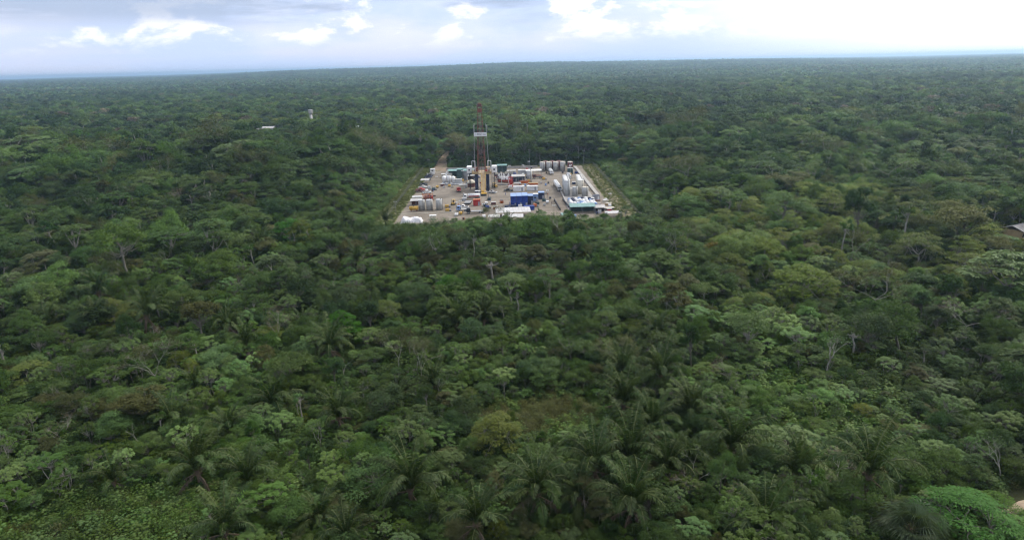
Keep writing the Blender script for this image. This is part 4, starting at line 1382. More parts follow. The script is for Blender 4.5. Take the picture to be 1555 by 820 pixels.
def tubes(paths, n=5):
    Vs, Fs, off = [], [], 0
    for pts, rad in paths:
        pts = np.asarray(pts, float)
        d = unit(np.gradient(pts, axis=0))
        ref = np.array([1, 0, 0]) if abs(d[0][0]) < 0.8 else np.array([0, 1, 0])
        a = unit(np.cross(d, ref)); b = np.cross(d, a)
        t = np.arange(n) * 2 * np.pi / n
        ring = pts[:, None, :] + (a[:, None, :] * np.cos(t)[None, :, None] + b[:, None, :] * np.sin(t)[None, :, None]) * np.asarray(rad)[:, None, None]
        Vs.append(ring.reshape(-1, 3))
        k = len(pts)
        i, j = np.meshgrid(np.arange(k - 1), np.arange(n), indexing='ij')
        i, j = i.ravel(), j.ravel(); j2 = (j + 1) % n
        Fs.append(np.stack([off + i * n + j, off + i * n + j2, off + (i + 1) * n + j2, off + (i + 1) * n + j], 1))
        off += k * n
    return np.concatenate(Vs), np.concatenate(Fs)


def limb(rg, a, b, r0, r1, sag=0.15, k=5):
    a, b = np.asarray(a, float), np.asarray(b, float)
    t = np.linspace(0, 1, k)[:, None]
    p = a + (b - a) * t
    ln = np.linalg.norm(b - a)
    p[:, 2] += (np.sin(t[:, 0] * np.pi) * -sag * ln * 0.5)
    p[1:-1] += rg.normal(0, ln * 0.035, (k - 2, 3))
    return p, np.linspace(r0, r1, k)


def rand_dir(rg, n, zmin=-1.0):
    z = rg.uniform(zmin, 1, n); a = rg.uniform(0, 2 * np.pi, n); s = np.sqrt(1 - z * z)
    return np.stack([s * np.cos(a), s * np.sin(a), z], 1)


def tree_round(rg, H=12.0, Rx=4.2, Rz=3.6, K=20, m=190, leaf=0.42, open_=0.0, fork=0.42):
    """rounded irregular crown made of many leafy clumps, no two alike"""
    C = rand_dir(rg, K, -0.35)
    rad = rg.uniform(0.4, 1.3, K)[:, None] ** 0.7
    lop = rg.normal(0, 0.18, 3) * np.array([Rx, Rx, 0])
    ctr = np.array([0, 0, H - Rz * 0.95]) + lop * 0.5
    cen = ctr + C * rad * np.array([Rx, Rx, Rz]) * 0.82 + rg.normal(0, 0.06 * Rx, (K, 3))
    Vs, Fs, A, off = [], [], [], 0
    for c in cen:
        rc = Rx * rg.uniform(0.13, 0.36)
        n = int(m * (rc / (Rx * 0.3)) ** 2)
        d = rand_dir(rg, n, -0.45)
        q = c + d * np.array([1, 1, 0.7]) * rc * (rg.uniform(0.4, 1.25, n)[:, None])
        N = unit(d * 0.7 + UP * 0.7 + rg.normal(0, 0.45, (n, 3)))
        D = unit(np.cross(N, rg.normal(0, 1, (n, 3)))) + np.array([0, 0, -0.25])
        L_ = leaf * rg.uniform(0.6, 1.25, n)
        V, F = kites(q, D, N, L_, L_ * rg.uniform(0.42, 0.62, n))
        Vs.append(V); Fs.append(F + off); off += len(V)
        A.append(np.clip(rg.normal(0.45, 0.22, n) + rg.normal(0, 0.12), 0, 1))
    r0 = H * 0.017
    zf = H * fork
    paths = [limb(rg, (0, 0, -0.3), (lop[0] * .3, lop[1] * .3, zf), r0 * 1.5, r0, 0)]
    paths.append(limb(rg, (lop[0] * .3, lop[1] * .3, zf), ctr + [0, 0, Rz * .5], r0, r0 * .3, 0))
    for c in cen[::2] if K > 14 else cen:
        s = rg.uniform(0.0, 0.5)
        st = np.array([lop[0] * .3, lop[1] * .3, zf]) * (1 - s) + (ctr + [0, 0, Rz * .5]) * s
        paths.append(limb(rg, st, c, r0 * .55, r0 * .14, 0.25))
    return (np.concatenate(Vs), np.concatenate(Fs), np.concatenate(A)), tubes(paths)


def tree_flat(rg, H=12.0, Rx=5.2, K=34, m=125, leaf=0.66, tiers=5.0, dome=0.42):
    """spreading crown in flat layered plates of feathery leaves, pale limbs under it"""
    Vs, Fs, A, off, cen = [], [], [], 0, []
    for i in range(K):
        a = i * 2.399 + rg.uniform(-.3, .3)
        rr = Rx * math.sqrt((i + .5) / K) * rg.uniform(.85, 1.1)
        z = H - tiers * dome * (rr / Rx) ** 2 * 2 - abs(rg.normal(0, tiers * .30))
        c = np.array([rr * math.cos(a), rr * math.sin(a), z]); cen.append(c)
        rc = Rx * rg.uniform(.16, .34)
        n = int(m * (rc / (Rx * .27)) ** 2)
        th = rg.uniform(0, 2 * np.pi, n); q = rc * np.sqrt(rg.uniform(0, 1, n))
        o = np.stack([np.cos(th), np.sin(th), np.zeros(n)], 1)
        P = c + o * q[:, None] * .85; P[:, 2] += -0.32 * q ** 2 / rc + rg.normal(0, .09 * rc, n) + rc * .1
        D = unit(o + rg.normal(0, .55, (n, 3)) * [1, 1, .25]); D[:, 2] -= .18
        N = unit(UP + rg.normal(0, .22, (n, 3)))
        ln = leaf * rg.uniform(.6, 1.2, n)
        V, F = kites(P, D, N, ln, ln * rg.uniform(.26, .38, n), .05)
        Vs.append(V); Fs.append(F + off); off += len(V)
        A.append(np.clip(rg.normal(.5, .2, n) + rg.normal(0, .12), 0, 1))
    r0 = H * .016
    zf = H * rg.uniform(.38, .5)
    paths = [limb(rg, (0, 0, -.3), (rg.normal(0, .3), rg.normal(0, .3), zf), r0 * 1.5, r0, 0)]
    base = paths[0][0][-1]
    nm = 5
    mains = []
    for k in range(nm):
        a = 2 * math.pi * k / nm + rg.uniform(-.4, .4)
        e = np.array([math.cos(a) * Rx * .45, math.sin(a) * Rx * .45, H - tiers * .8])
        paths.append(limb(rg, base, e, r0 * .7, r0 * .35, .1)); mains.append(e)
    for c in cen:
        e = mains[int(np.argmin([np.linalg.norm(c - e_) for e_ in mains]))]
        paths.append(limb(rg, e, c - [0, 0, .1], r0 * .35, r0 * .12, .05, 4))
    return (np.concatenate(Vs), np.concatenate(Fs), np.concatenate(A)), tubes(paths)


def tree_rosette(rg, H=9.0, Rx=3.0, K=34, leaf=0.62, per=11, spread=1.0):
    """thin pale stems carrying open star rosettes of big leaves"""
    Vs, Fs, A, off, tips = [], [], [], 0, []
    for i in range(K):
        a = i * 2.399 + rg.uniform(-.4, .4); rr = Rx * math.sqrt((i + .4) / K) * rg.uniform(.8, 1.15)
        z = H - .55 * H * .3 * (rr / Rx) ** 1.6 - abs(rg.normal(0, .09 * H))
        c = np.array([rr * math.cos(a), rr * math.sin(a), z]); tips.append(c)
        for lay in range(2):
            n = per - lay * 3
            th = np.arange(n) * 2 * np.pi / n + rg.uniform(0, 6)
            o = np.stack([np.cos(th), np.sin(th), np.zeros(n)], 1) + rg.normal(0, .12, (n, 3))
            D = o.copy(); D[:, 2] += (-.28 if lay == 0 else .25)
            P = c + o * .05 + np.array([0, 0, .12 * lay])
            ln = leaf * rg.uniform(.75, 1.2, n) * (1 if lay == 0 else .7)
            V, F = kites(P, D, np.tile(UP, (n, 1)), ln, ln * rg.uniform(.34, .46, n), -.1)
            Vs.append(V); Fs.append(F + off); off += len(V)
            A.append(np.clip(rg.normal(.5, .2) + rg.normal(0, .12, n), 0, 1))
    r0 = H * .011
    paths = []
    stems = max(2, int(3 * spread))
    heads = []
    for k in range(stems):
        a = rg.uniform(0, 6.28)
        e = np.array([math.cos(a) * Rx * .35, math.sin(a) * Rx * .35, H * .62]); heads.append(e)
        paths.append(limb(rg, (rg.normal(0, .25), rg.normal(0, .25), -.3), e, r0 * 1.1, r0 * .6, 0))
    for c in tips:
        e = heads[int(np.argmin([np.linalg.norm((c - e_)[:2]) for e_ in heads]))]
        paths.append(limb(rg, e, c, r0 * .45, r0 * .18, .12, 4))
    return (np.concatenate(Vs), np.concatenate(Fs), np.concatenate(A)), tubes(paths, 4)


def tree_bare(rg, H=11.0, spread=.55, leaves=500, leaf=.28, depth=4):
    """pale branching skeleton with a thin mist of dry leaves"""
    paths, ends = [], []
    def grow(p, d, ln, r, lv):
        q = p + d * ln
        pp, rr = limb(rg, p, q, r, r * .62, -.04, 4)
        paths.append((pp, rr))
        if lv == 0:
            ends.append(q); return
        for _ in range(rg.integers(2, 4)):
            nd_ = unit(d + rg.normal(0, spread, 3) * np.array([1, 1, .6]) + [0, 0, .12])
            grow(q, nd_, ln * rg.uniform(.58, .8), max(.022, r * .58), lv - 1)
    grow(np.array([0, 0, -.3]), unit(np.array([rg.normal(0, .08), rg.normal(0, .08), 1])), H * .42, H * .013, depth)
    ends = np.array(ends)
    ends_xyz = ends[rg.integers(0, len(ends), leaves)] + rg.normal(0, H * .05, (leaves, 3))
    N = unit(UP + rg.normal(0, .6, (leaves, 3))); D = unit(rg.normal(0, 1, (leaves, 3)))
    ln = leaf * rg.uniform(.6, 1.3, leaves)
    V, F = kites(ends_xyz, D, N, ln, ln * .5)
    return (V, F, rg.uniform(0, 1, leaves)), tubes(paths, 4)


def frond(rg, L_=6.2, th0=R(65), bend=1.5, n=62, leaf=1.05, dead=False):
    """one feather frond along +X, arching; returns leaflets and rachis"""
    k = 14
    s = np.linspace(0, 1, k)
    th = th0 - bend * s ** 1.7
    yaw = rg.normal(0, .12) * s
    step = L_ / (k - 1)
    P = np.zeros((k, 3))
    for i in range(1, k):
        P[i] = P[i - 1] + step * np.array([math.cos(th[i - 1]) * math.cos(yaw[i]), math.cos(th[i - 1]) * math.sin(yaw[i]), math.sin(th[i - 1])])
    u = np.linspace(.14, .995, n)
    X = np.stack([np.interp(u, s, P[:, c]) for c in range(3)], 1)
    T = unit(np.stack([np.interp(u, s, np.gradient(P[:, c])) for c in range(3)], 1))
    side = unit(np.cross(T, UP + 0 * T)); nn = np.cross(side, T)
    Vs, Fs, A, off = [], [], [], 0
    prof = leaf * np.clip(np.sin(np.pi * (u * .86 + .08)) ** .55, .2, 1)
    for sg in (-1, 1):
        j = rg.normal(0, .2, (n, 3))
        D = side * sg * .95 + T * .55 + nn * (.22 if not dead else -.2) + j
        D[:, 2] -= .75 if not dead else 1.0
        V, F = kites(X, D, nn + j, prof * rg.uniform(.65, 1.2, n), .125, .02)
        Vs.append(V); Fs.append(F + off); off += len(V)
        A.append(np.clip(rg.normal(.45, .25) + rg.normal(0, .15, n), 0, 1))
    rv, rf = tubes([(P, np.linspace(.07, .018, k))], 3)
    return (np.concatenate(Vs), np.concatenate(Fs), np.concatenate(A)), (rv, rf)


def fan_leaf(rg, L_=3.2, th0=R(45), dead=False):
    """stalk with a round fan of long hanging segments"""
    e = np.array([math.cos(th0), 0, math.sin(th0)]) * L_ * .5
    n = 30
    a = np.linspace(-2.5, 2.5, n) + rg.normal(0, .04, n)
    T = unit(e); S = np.array([0, 1.0, 0]); D = T * np.cos(a)[:, None] + S * np.sin(a)[:, None]
    V, F = kites(np.tile(e, (n, 1)), D, np.tile(np.cross(S, T) * -1, (n, 1)), L_ * .42, .14, .02)
    D2 = D + [0, 0, -.95]
    V2, F2 = kites(e + unit(D) * L_ * .36, D2, np.tile(np.cross(S, T) * -1, (n, 1)), L_ * .42 * rg.uniform(.8, 1.2, n), .11, .02)
    rv, rf = tubes([(np.array([[0, 0, 0], e * .5, e]), [.05, .04, .03])], 3)
    return (np.concatenate([V, V2]), np.concatenate([F, F2 + len(V)]), np.clip(rg.normal(.5, .25, 2 * n), 0, 1)), (rv, rf)


def clump(rg, W=2.4, H=1.5, m=330, leaf=.22, ros=9):
    """low tangle of leafy shoots"""
    n = m
    d = rand_dir(rg, n, 0.0)
    P = d * np.array([W / 2, W / 2, H]) * rg.uniform(.45, 1.05, n)[:, None] + rg.normal(0, .12, (n, 3))
    P[:, 2] = np.abs(P[:, 2]) + .05
    N = unit(d * .5 + UP + rg.normal(0, .4, (n, 3))); D = unit(np.cross(N, rg.normal(0, 1, (n, 3)))) - [0, 0, .2]
    ln = leaf * rg.uniform(.6, 1.4, n)
    V, F = kites(P, D, N, ln, ln * rg.uniform(.4, .65, n))
    Vs, Fs, A, off = [V], [F], [np.clip(rg.normal(.45, .25, n), 0, 1)], len(V)
    for _ in range(ros):
        c = rg.normal(0, W * .28, 3); c[2] = H * rg.uniform(.7, 1.25)
        k = 8
        th = np.arange(k) * 2 * np.pi / k + rg.uniform(0, 6)
        o = np.stack([np.cos(th), np.sin(th), np.full(k, -.2)], 1)
        V, F = kites(np.tile(c, (k, 1)), o, np.tile(UP, (k, 1)), leaf * 1.25, leaf * .5, -.1)
        Vs.append(V); Fs.append(F + off); off += len(V); A.append(np.full(k, np.clip(rg.normal(.6, .2), 0, 1)))
    return np.concatenate(Vs), np.concatenate(Fs), np.concatenate(A)


# ------------------------------------------------------------------ plant library (meshes shared by every copy)
LIB = {}          # key -> list of (crown mesh, trunk mesh)


def lib(key, gen, leafmat, bark, nvar, seed, **kw):
    out = []
    for i in range(nvar):
        rg = np.random.default_rng(seed + i)
        if gen is tree_round and 'H' not in kw:
            kw_ = dict(Rx=rg.uniform(3.0, 5.4), Rz=rg.uniform(2.6, 5.2), K=int(rg.integers(24, 46)), leaf=rg.uniform(.28, .46), fork=rg.uniform(.25, .5))
            kw_['m'] = int(190 * (.42 / kw_['leaf']) ** 1.6)
        elif gen is tree_flat and 'H' not in kw:
            kw_ = dict(Rx=rg.uniform(4.2, 6.0), tiers=rg.uniform(3.8, 7.0), K=int(rg.integers(26, 44)), leaf=rg.uniform(.5, .8))
        else:
            kw_ = {}
        (V, F, A), (tv, tf) = gen(rg, **{**kw_, **kw})
        out.append((mesh_np("crown_" + key, V, [F], L[leafmat], A), mesh_np("trunk_" + key, tv, [tf], M[bark], None, True)))
    LIB[key] = out


for lf, nv in (('mid', 7), ('dark', 6), ('grey', 4), ('olive', 3), ('light', 4), ('lime', 2)):
    lib('round_' + lf, tree_round, lf, 'bark' if lf != 'grey' else 'pale_bark', nv, 100 + 10 * len(LIB))
for lf, nv in (('mid', 4), ('yellow', 4), ('grey', 4), ('lime', 2), ('orange', 1), ('olive', 2)):
    lib('flat_' + lf, tree_flat, lf, 'pale_bark', nv, 300 + 10 * len(LIB))
for lf, nv in (('light', 4), ('mid', 4), ('grey', 3)):
    lib('ros_' + lf, tree_rosette, lf, 'pale_bark', nv, 500 + 10 * len(LIB))
lib('bare_brown', tree_bare, 'brown', 'pale_bark', 3, 700)
lib('bare_dense', tree_bare, 'olive', 'pale_bark', 3, 720, leaves=2600, leaf=.3, spread=.6, depth=5)
lib('bare_stem', tree_bare, 'grey', 'pale_bark', 3, 740, leaves=260, leaf=.34, spread=.42, depth=3)
lib('slim', tree_round, 'mid', 'pale_bark', 3, 760, H=12.0, Rx=2.2, Rz=2.0, K=11, m=120, fork=.7)
lib('tall', tree_round, 'dark', 'pale_bark', 3, 780, H=12.0, Rx=3.0, Rz=2.6, K=16, m=170, fork=.62)
lib('tall_grey', tree_flat, 'grey', 'pale_bark', 3, 790, H=12.0, Rx=3.4, K=15, m=130, tiers=2.4)

lib('feather', tree_flat, 'lime', 'bark', 2, 840, H=12.0, Rx=5.4, K=46, m=150, leaf=.46, tiers=8.5, dome=.45)
FR = {}
for key, th0, bend, ln in (('up', 84, 1.05, 7.4), ('mid', 74, 2.1, 7.4), ('low', 58, 2.5, 6.8), ('flat', 30, 2.0, 5.4)):
    FR[key] = []
    for i in range(3):
        rg = np.random.default_rng(900 + i + len(FR) * 7)
        (V, F, A), (rv, rf) = frond(rg, ln, R(th0), bend)
        FR[key].append((mesh_np("frond_" + key, V, [F], L['frond'], A), mesh_np("rachis_" + key, rv, [rf], L['rachis'])))
FR['dead'] = []
for i in range(2):
    (V, F, A), (rv, rf) = frond(np.random.default_rng(960 + i), 5.0, R(-18), 1.2, 34, .8, True)
    FR['dead'].append((mesh_np("dead_frond", V, [F], L['dead'], A), mesh_np("dead_rachis", rv, [rf], M['palm_bark'])))
FR['fan'] = []
for i, t0 in enumerate((75, 50, 25, -5)):
    (V, F, A), (rv, rf) = fan_leaf(np.random.default_rng(980 + i), 4.0, R(t0))
    FR['fan'].append((mesh_np("fan_leaf", V, [F], L['fan'], A), mesh_np("fan_stalk", rv, [rf], L['rachis'])))


def palm_plan(rg, fan=False):
    """list of (frond class, variant, azimuth, roll-free tilt, scale)"""
    out = []
    if fan:
        for k in range(30):
            out.append(('fan', min(3, k // 7), k * 2.399 + rg.uniform(-.2, .2), rg.uniform(.85, 1.1)))
        return out
    spec = [('up', int(rg.integers(4, 9))), ('mid', int(rg.integers(5, 9))), ('low', int(rg.integers(3, 7))), ('flat', int(rg.integers(0, 3))), ('dead', int(rg.integers(2, 7)))]
    a = rg.uniform(0, 6)
    for cls, n in spec:
        for k in range(n):
            a += 2.399 + rg.uniform(-.25, .25)
            out.append((cls, int(rg.integers(0, len(FR[cls]))), a, rg.uniform(.82, 1.12)))
    return out


def palm_trunk(h, r=.24):
    b = MB()
    n = max(3, int(h / .5))
    for i in range(n):
        z0, z1 = h * i / n - (.3 if i == 0 else 0), h * (i + 1) / n
        b.cyl((0, 0, z0), (0, 0, z1), r * 1.0, r * 1.16, 8, i == n - 1)
    for k in range(12):
        a = k * 2.399; z = h - .9 + .08 * k
        b.bar((math.cos(a) * r, math.sin(a) * r, z), (math.cos(a) * r * 2.6, math.sin(a) * r * 2.6, z + .65), .06)
    return b.mesh("palm_trunk", M['palm_bark'])


PT = {h: palm_trunk(h) for h in (1.5, 3.0, 4.5, 7.0)}


def palm(x, y, h, s, seed, label, group, fan=False, name="palm_tree"):
    rg = np.random.default_rng(seed)
    root = empty(name, (x, y, 0), rg.uniform(0, 6), label, 'palm tree', group)
    root.scale = (s, s, s)
    root.rotation_euler = (rg.normal(0, .08), rg.normal(0, .08), rg.uniform(0, 6))
    child("trunk", PT[h], root)
    for cls, v, a, sc in palm_plan(rg, fan):
        lf, ra = FR[cls][v]
        o = child("dead_frond" if cls == 'dead' else "frond", lf, root, (math.cos(a) * .15, math.sin(a) * .15, h - (.5 if cls in ('flat', 'dead') else .1)), (0, 0, a), (sc, sc, sc))
        child("stalk", ra, o)


def joined_palm(seed, h, fan=False):
    """the same palm as one mesh, for the uncounted far forest"""
    rg = np.random.default_rng(seed)
    Vs, Fs, off = [], [], 0
    A = []
    for cls, v, a, sc in palm_plan(rg, fan):
        if cls == 'dead': continue
        me = FR[cls][v][0]
        co = np.empty(len(me.vertices) * 3, np.float32); me.vertices.foreach_get("co", co); co = co.reshape(-1, 3) * sc
        c, s_ = math.cos(a), math.sin(a)
        Vs.append(np.stack([co[:, 0] * c - co[:, 1] * s_, co[:, 0] * s_ + co[:, 1] * c, co[:, 2] + h], 1))
        Fs.append(np.arange(len(co)).reshape(-1, 4) + off); off += len(co)
        A.append(rg.uniform(0, 1, len(co) // 4))
    tv, tf = tubes([(np.array([[0, 0, -.3], [0, 0, h * .5], [0, 0, h]]), [.25, .25, .27])], 6)
    me = mesh_np("forest_palm", np.concatenate(Vs + [tv]), [np.concatenate(Fs), tf + off], L['frond'], np.concatenate(A + [np.zeros(len(tf))]))
    return me


# ------------------------------------------------------------------ where plants stand
def vnoise(x, y, s, seed):
    """smooth value noise on the plan"""
    rg = np.random.default_rng(seed)
    T = rg.uniform(0, 1, (64, 64))
    u, v = np.asarray(x) / s, np.asarray(y) / s
    i, j = np.floor(u).astype(int), np.floor(v).astype(int)
    f, g = u - i, v - j
    f, g = f * f * (3 - 2 * f), g * g * (3 - 2 * g)
    i0, i1, j0, j1 = i % 64, (i + 1) % 64, j % 64, (j + 1) % 64
    return (T[i0, j0] * (1 - f) + T[i1, j0] * f) * (1 - g) + (T[i0, j1] * (1 - f) + T[i1, j1] * f) * g


def canopy_h(x, y):
    """height of the vegetation: young regrowth near, tall forest beyond and beside the pad"""
    r = np.hypot(x, y)
    h = 3.2 + 2.2 * SM(110, 190, r) + 3.2 * SM(180, 300, r)
    h = h + 8.0 * SM(330, 430, y) * 1.0
    left = SM(-70, -100, x) * SM(300, 345, y) * (1 - SM(440, 520, y))
    h = h + 8.0 * left
    farl = SM(-110, -200, x) * SM(200, 300, y)
    h = h + np.maximum(0, 12 - h) * farl
    right = SM(95, 160, x) * SM(250, 330, y)
    h = h + np.maximum(0, 14 - h) * right
    # the strip in front of the pad stays low so that the pad shows
    strip = SM(-80, -62, x) * SM(80, 66, x) * SM(235, 275, y) * (1 - SM(486, 496, y))
    h = h * (1 - strip) + strip * (1.7 + 2.0 * SM(-45, -15, x) + 1.6 * SM(290, 250, y))
    # scrub either side of the fences
    scr = np.maximum(SM(-90, -76, x) * SM(-60, -66, x), SM(60, 64, x) * SM(92, 76, x)) * SM(290, 315, y) * (1 - SM(470, 500, y))
    h = h * (1 - scr) + scr * 3.6
    h = h * (0.62 + 0.76 * vnoise(x, y, 19, 1))
    return np.clip(h, 1.2, 26)


def blocked(x, y, m=0.0):
    pad = (x > -67 - m) & (x < 64 + m) & (y > 303 - m * .6) & (y < 487 + m)
    cx = np.interp(y, [470, 500, 530, 560, 600, 650], [-49, -50.5, -52, -51.5, -49, -44])
    rd = (np.abs(x - cx) < 5.5 + m) & (y > 470) & (y < 640)
    tk = np.zeros(np.shape(x), bool)
    for (ax, ay), (bx, by) in zip(tr[:-1], tr[1:]):
        for f_ in (0, .34, .67):
            tk = tk | (np.hypot(x - ax - (bx - ax) * f_, y - ay - (by - ay) * f_) < 2.1 + m)
    fac = (np.abs(x + 266 - (753 - y) * .355) < 19) & (y > 590) & (y < 761) | (np.abs(x + 174 - (753 - y) * .232) < 18) & (y > 590) & (y < 763) | (np.abs(x + 215 - (800 - y) * .27) < 18) & (y > 650) & (y < 810) | (np.abs(x + 272 - (582 - y) * .47) < 7) & (y > 520) & (y < 588)
    rr_ = x * .6180 + y * .7862; pp_ = x * .7862 - y * .6180
    fac = fac | (np.abs(pp_) < 8.0) & (rr_ > 272) & (rr_ < 327)
    return pad | rd | tk | fac


def in_view(x, y, z, mx=.05):
    d = np.stack([x, y, z - CAM_H], -1)
    c = d @ np.array(fw); a = d @ np.array(rt) / c; b = d @ np.array(up) / c
    return (c > 0) & (np.abs(a) < .7675 + mx) & (b < .405 + mx) & (b > -.405 - mx)


# explicit plants read off the photograph (metres)
PALMS = [(-125.5, 249.5), (-95.0, 243.7), (-117.0, 287.1), (-128.1, 223.7), (-125.7, 192.0), (-113.9, 170.3), (-129.4, 174.8), (-100.1, 167.9), (-75.5, 166.2), (-65.6, 148.6), (-57.4, 167.3), (-45.3, 149.3), (-53.2, 222.6), (-70.0, 134.1), (-51.1, 127.5), (-76.2, 121.8), (-69.1, 119.5), (-54.7, 113.8), (-70.6, 101.3), (-55.8, 101.5), (-46.4, 99.1), (-35.0, 118.3), (-20.0, 111.3), (-17.9, 94.7), (-31.8, 90.1), (-45.1, 85.8), (-25.6, 84.3), (-12.6, 179.4), (-15.8, 166.8), (-6.6, 84.3), (24.1, 135.9), (35.6, 153.4), (21.6, 121.3), (31.2, 131.5), (34.7, 116.8), (24.5, 109.1), (19.5, 101.3), (13.1, 96.5), (25.5, 99.0), (17.2, 86.9), (37.7, 102.9), (44.2, 93.2), (36.6, 84.1), (56.5, 92.7), (3.0, 90.8), (-8.0, 172.2), (-17.6, 133.4), (-67.9, 186.4), (-246.2, 325.4), (-45.5, 155.4), (149.8, 216.0), (102.0, 191.2), (-170.9, 255.9), (-228.1, 432.5), (-202.2, 441.8), (-25.1, 126.1), (29.2, 101.2), (9.9, 91.7)]
for i, (x, y) in enumerate(PALMS):
    rg = np.random.default_rng(4000 + i)
    h = [1.5, 3.0, 3.0, 4.5][int(rg.integers(0, 4))] if y < 140 else [3.0, 4.5, 7.0][int(rg.integers(0, 3))]
    if 30 <= i <= 43 or i in (56, 57): rg = np.random.default_rng(4100 + i); h = [3.0, 4.5][i % 2]
    if i == 18:
        palm(x, y, 3.0, .85, 5000 + i, "feather palm with a bare pinkish trunk over the low green carpet", None)
    else:
        palm(x, y, h, rg.uniform(.75, 1.3) if not (30 <= i <= 43) else rg.uniform(1.1, 1.5), 5000 + i, "dark feather palm with long arching fronds among the regrowth", "dark feather palms among the regrowth")
PALM_ROOTS = [o for o in COL.objects if o.parent is None and o.name.startswith("palm_tree") and o.get("group")]
palm(57.7, 82.7, 3.0, 1.15, 6001, "pale fan palm with hanging leaf tips beside the bright green tree", None, True, "fan_palm")
palm(-228.2, 475.1, 7.0, 1.3, 6002, "pale fan palm with hanging leaf tips far left in the tall forest", None, True, "fan_palm")
palm(101.8, 203.1, 4.5, 1.0, 6003, "grey-green fan palm between yellow-green flat-topped trees", None, True, "fan_palm")


LAND = ["the light lime domed tree", "the large grey-green tree among dark palms", "the larger brownish half-bare tree", "", "the large light green round tree",
        "the bright lime flat-topped tree", "the broad light green rosette tree", "", "the tall tree with long white trunk", "the orange-yellow flat-topped tree",
        "the bright green feathery tree by the track", "", "", "the conical light green tree", "the wide brownish half-bare tree", "the wide bare grey-brown tree",
        "the pale domed tree near the pad", "the wide yellow-green flat-topped tree", "", "the broad yellow-green tree", "the vivid green round tree", "", "",
        "the small lime round tree", "the thin greyish tree before the pad", "the dark dense round tree", "", "the small brown bare tree", "the small dry brown tree", "the thin pale sapling", "the bare white sapling", "the pale forked sapling by the track"]


def tree(name, key, var, x, y, s, sz, rz, label, group=None, cat='tree'):
    root = empty(name, (x, y, 0), rz, label, cat, group)
    root.scale = (s, s, sz)
    root.rotation_euler = (random.uniform(-.11, .11), random.uniform(-.11, .11), rz)
    cr, tk = LIB[key][var % len(LIB[key])]
    child("trunk", tk, root)
    child("crown", cr, root)
    return root


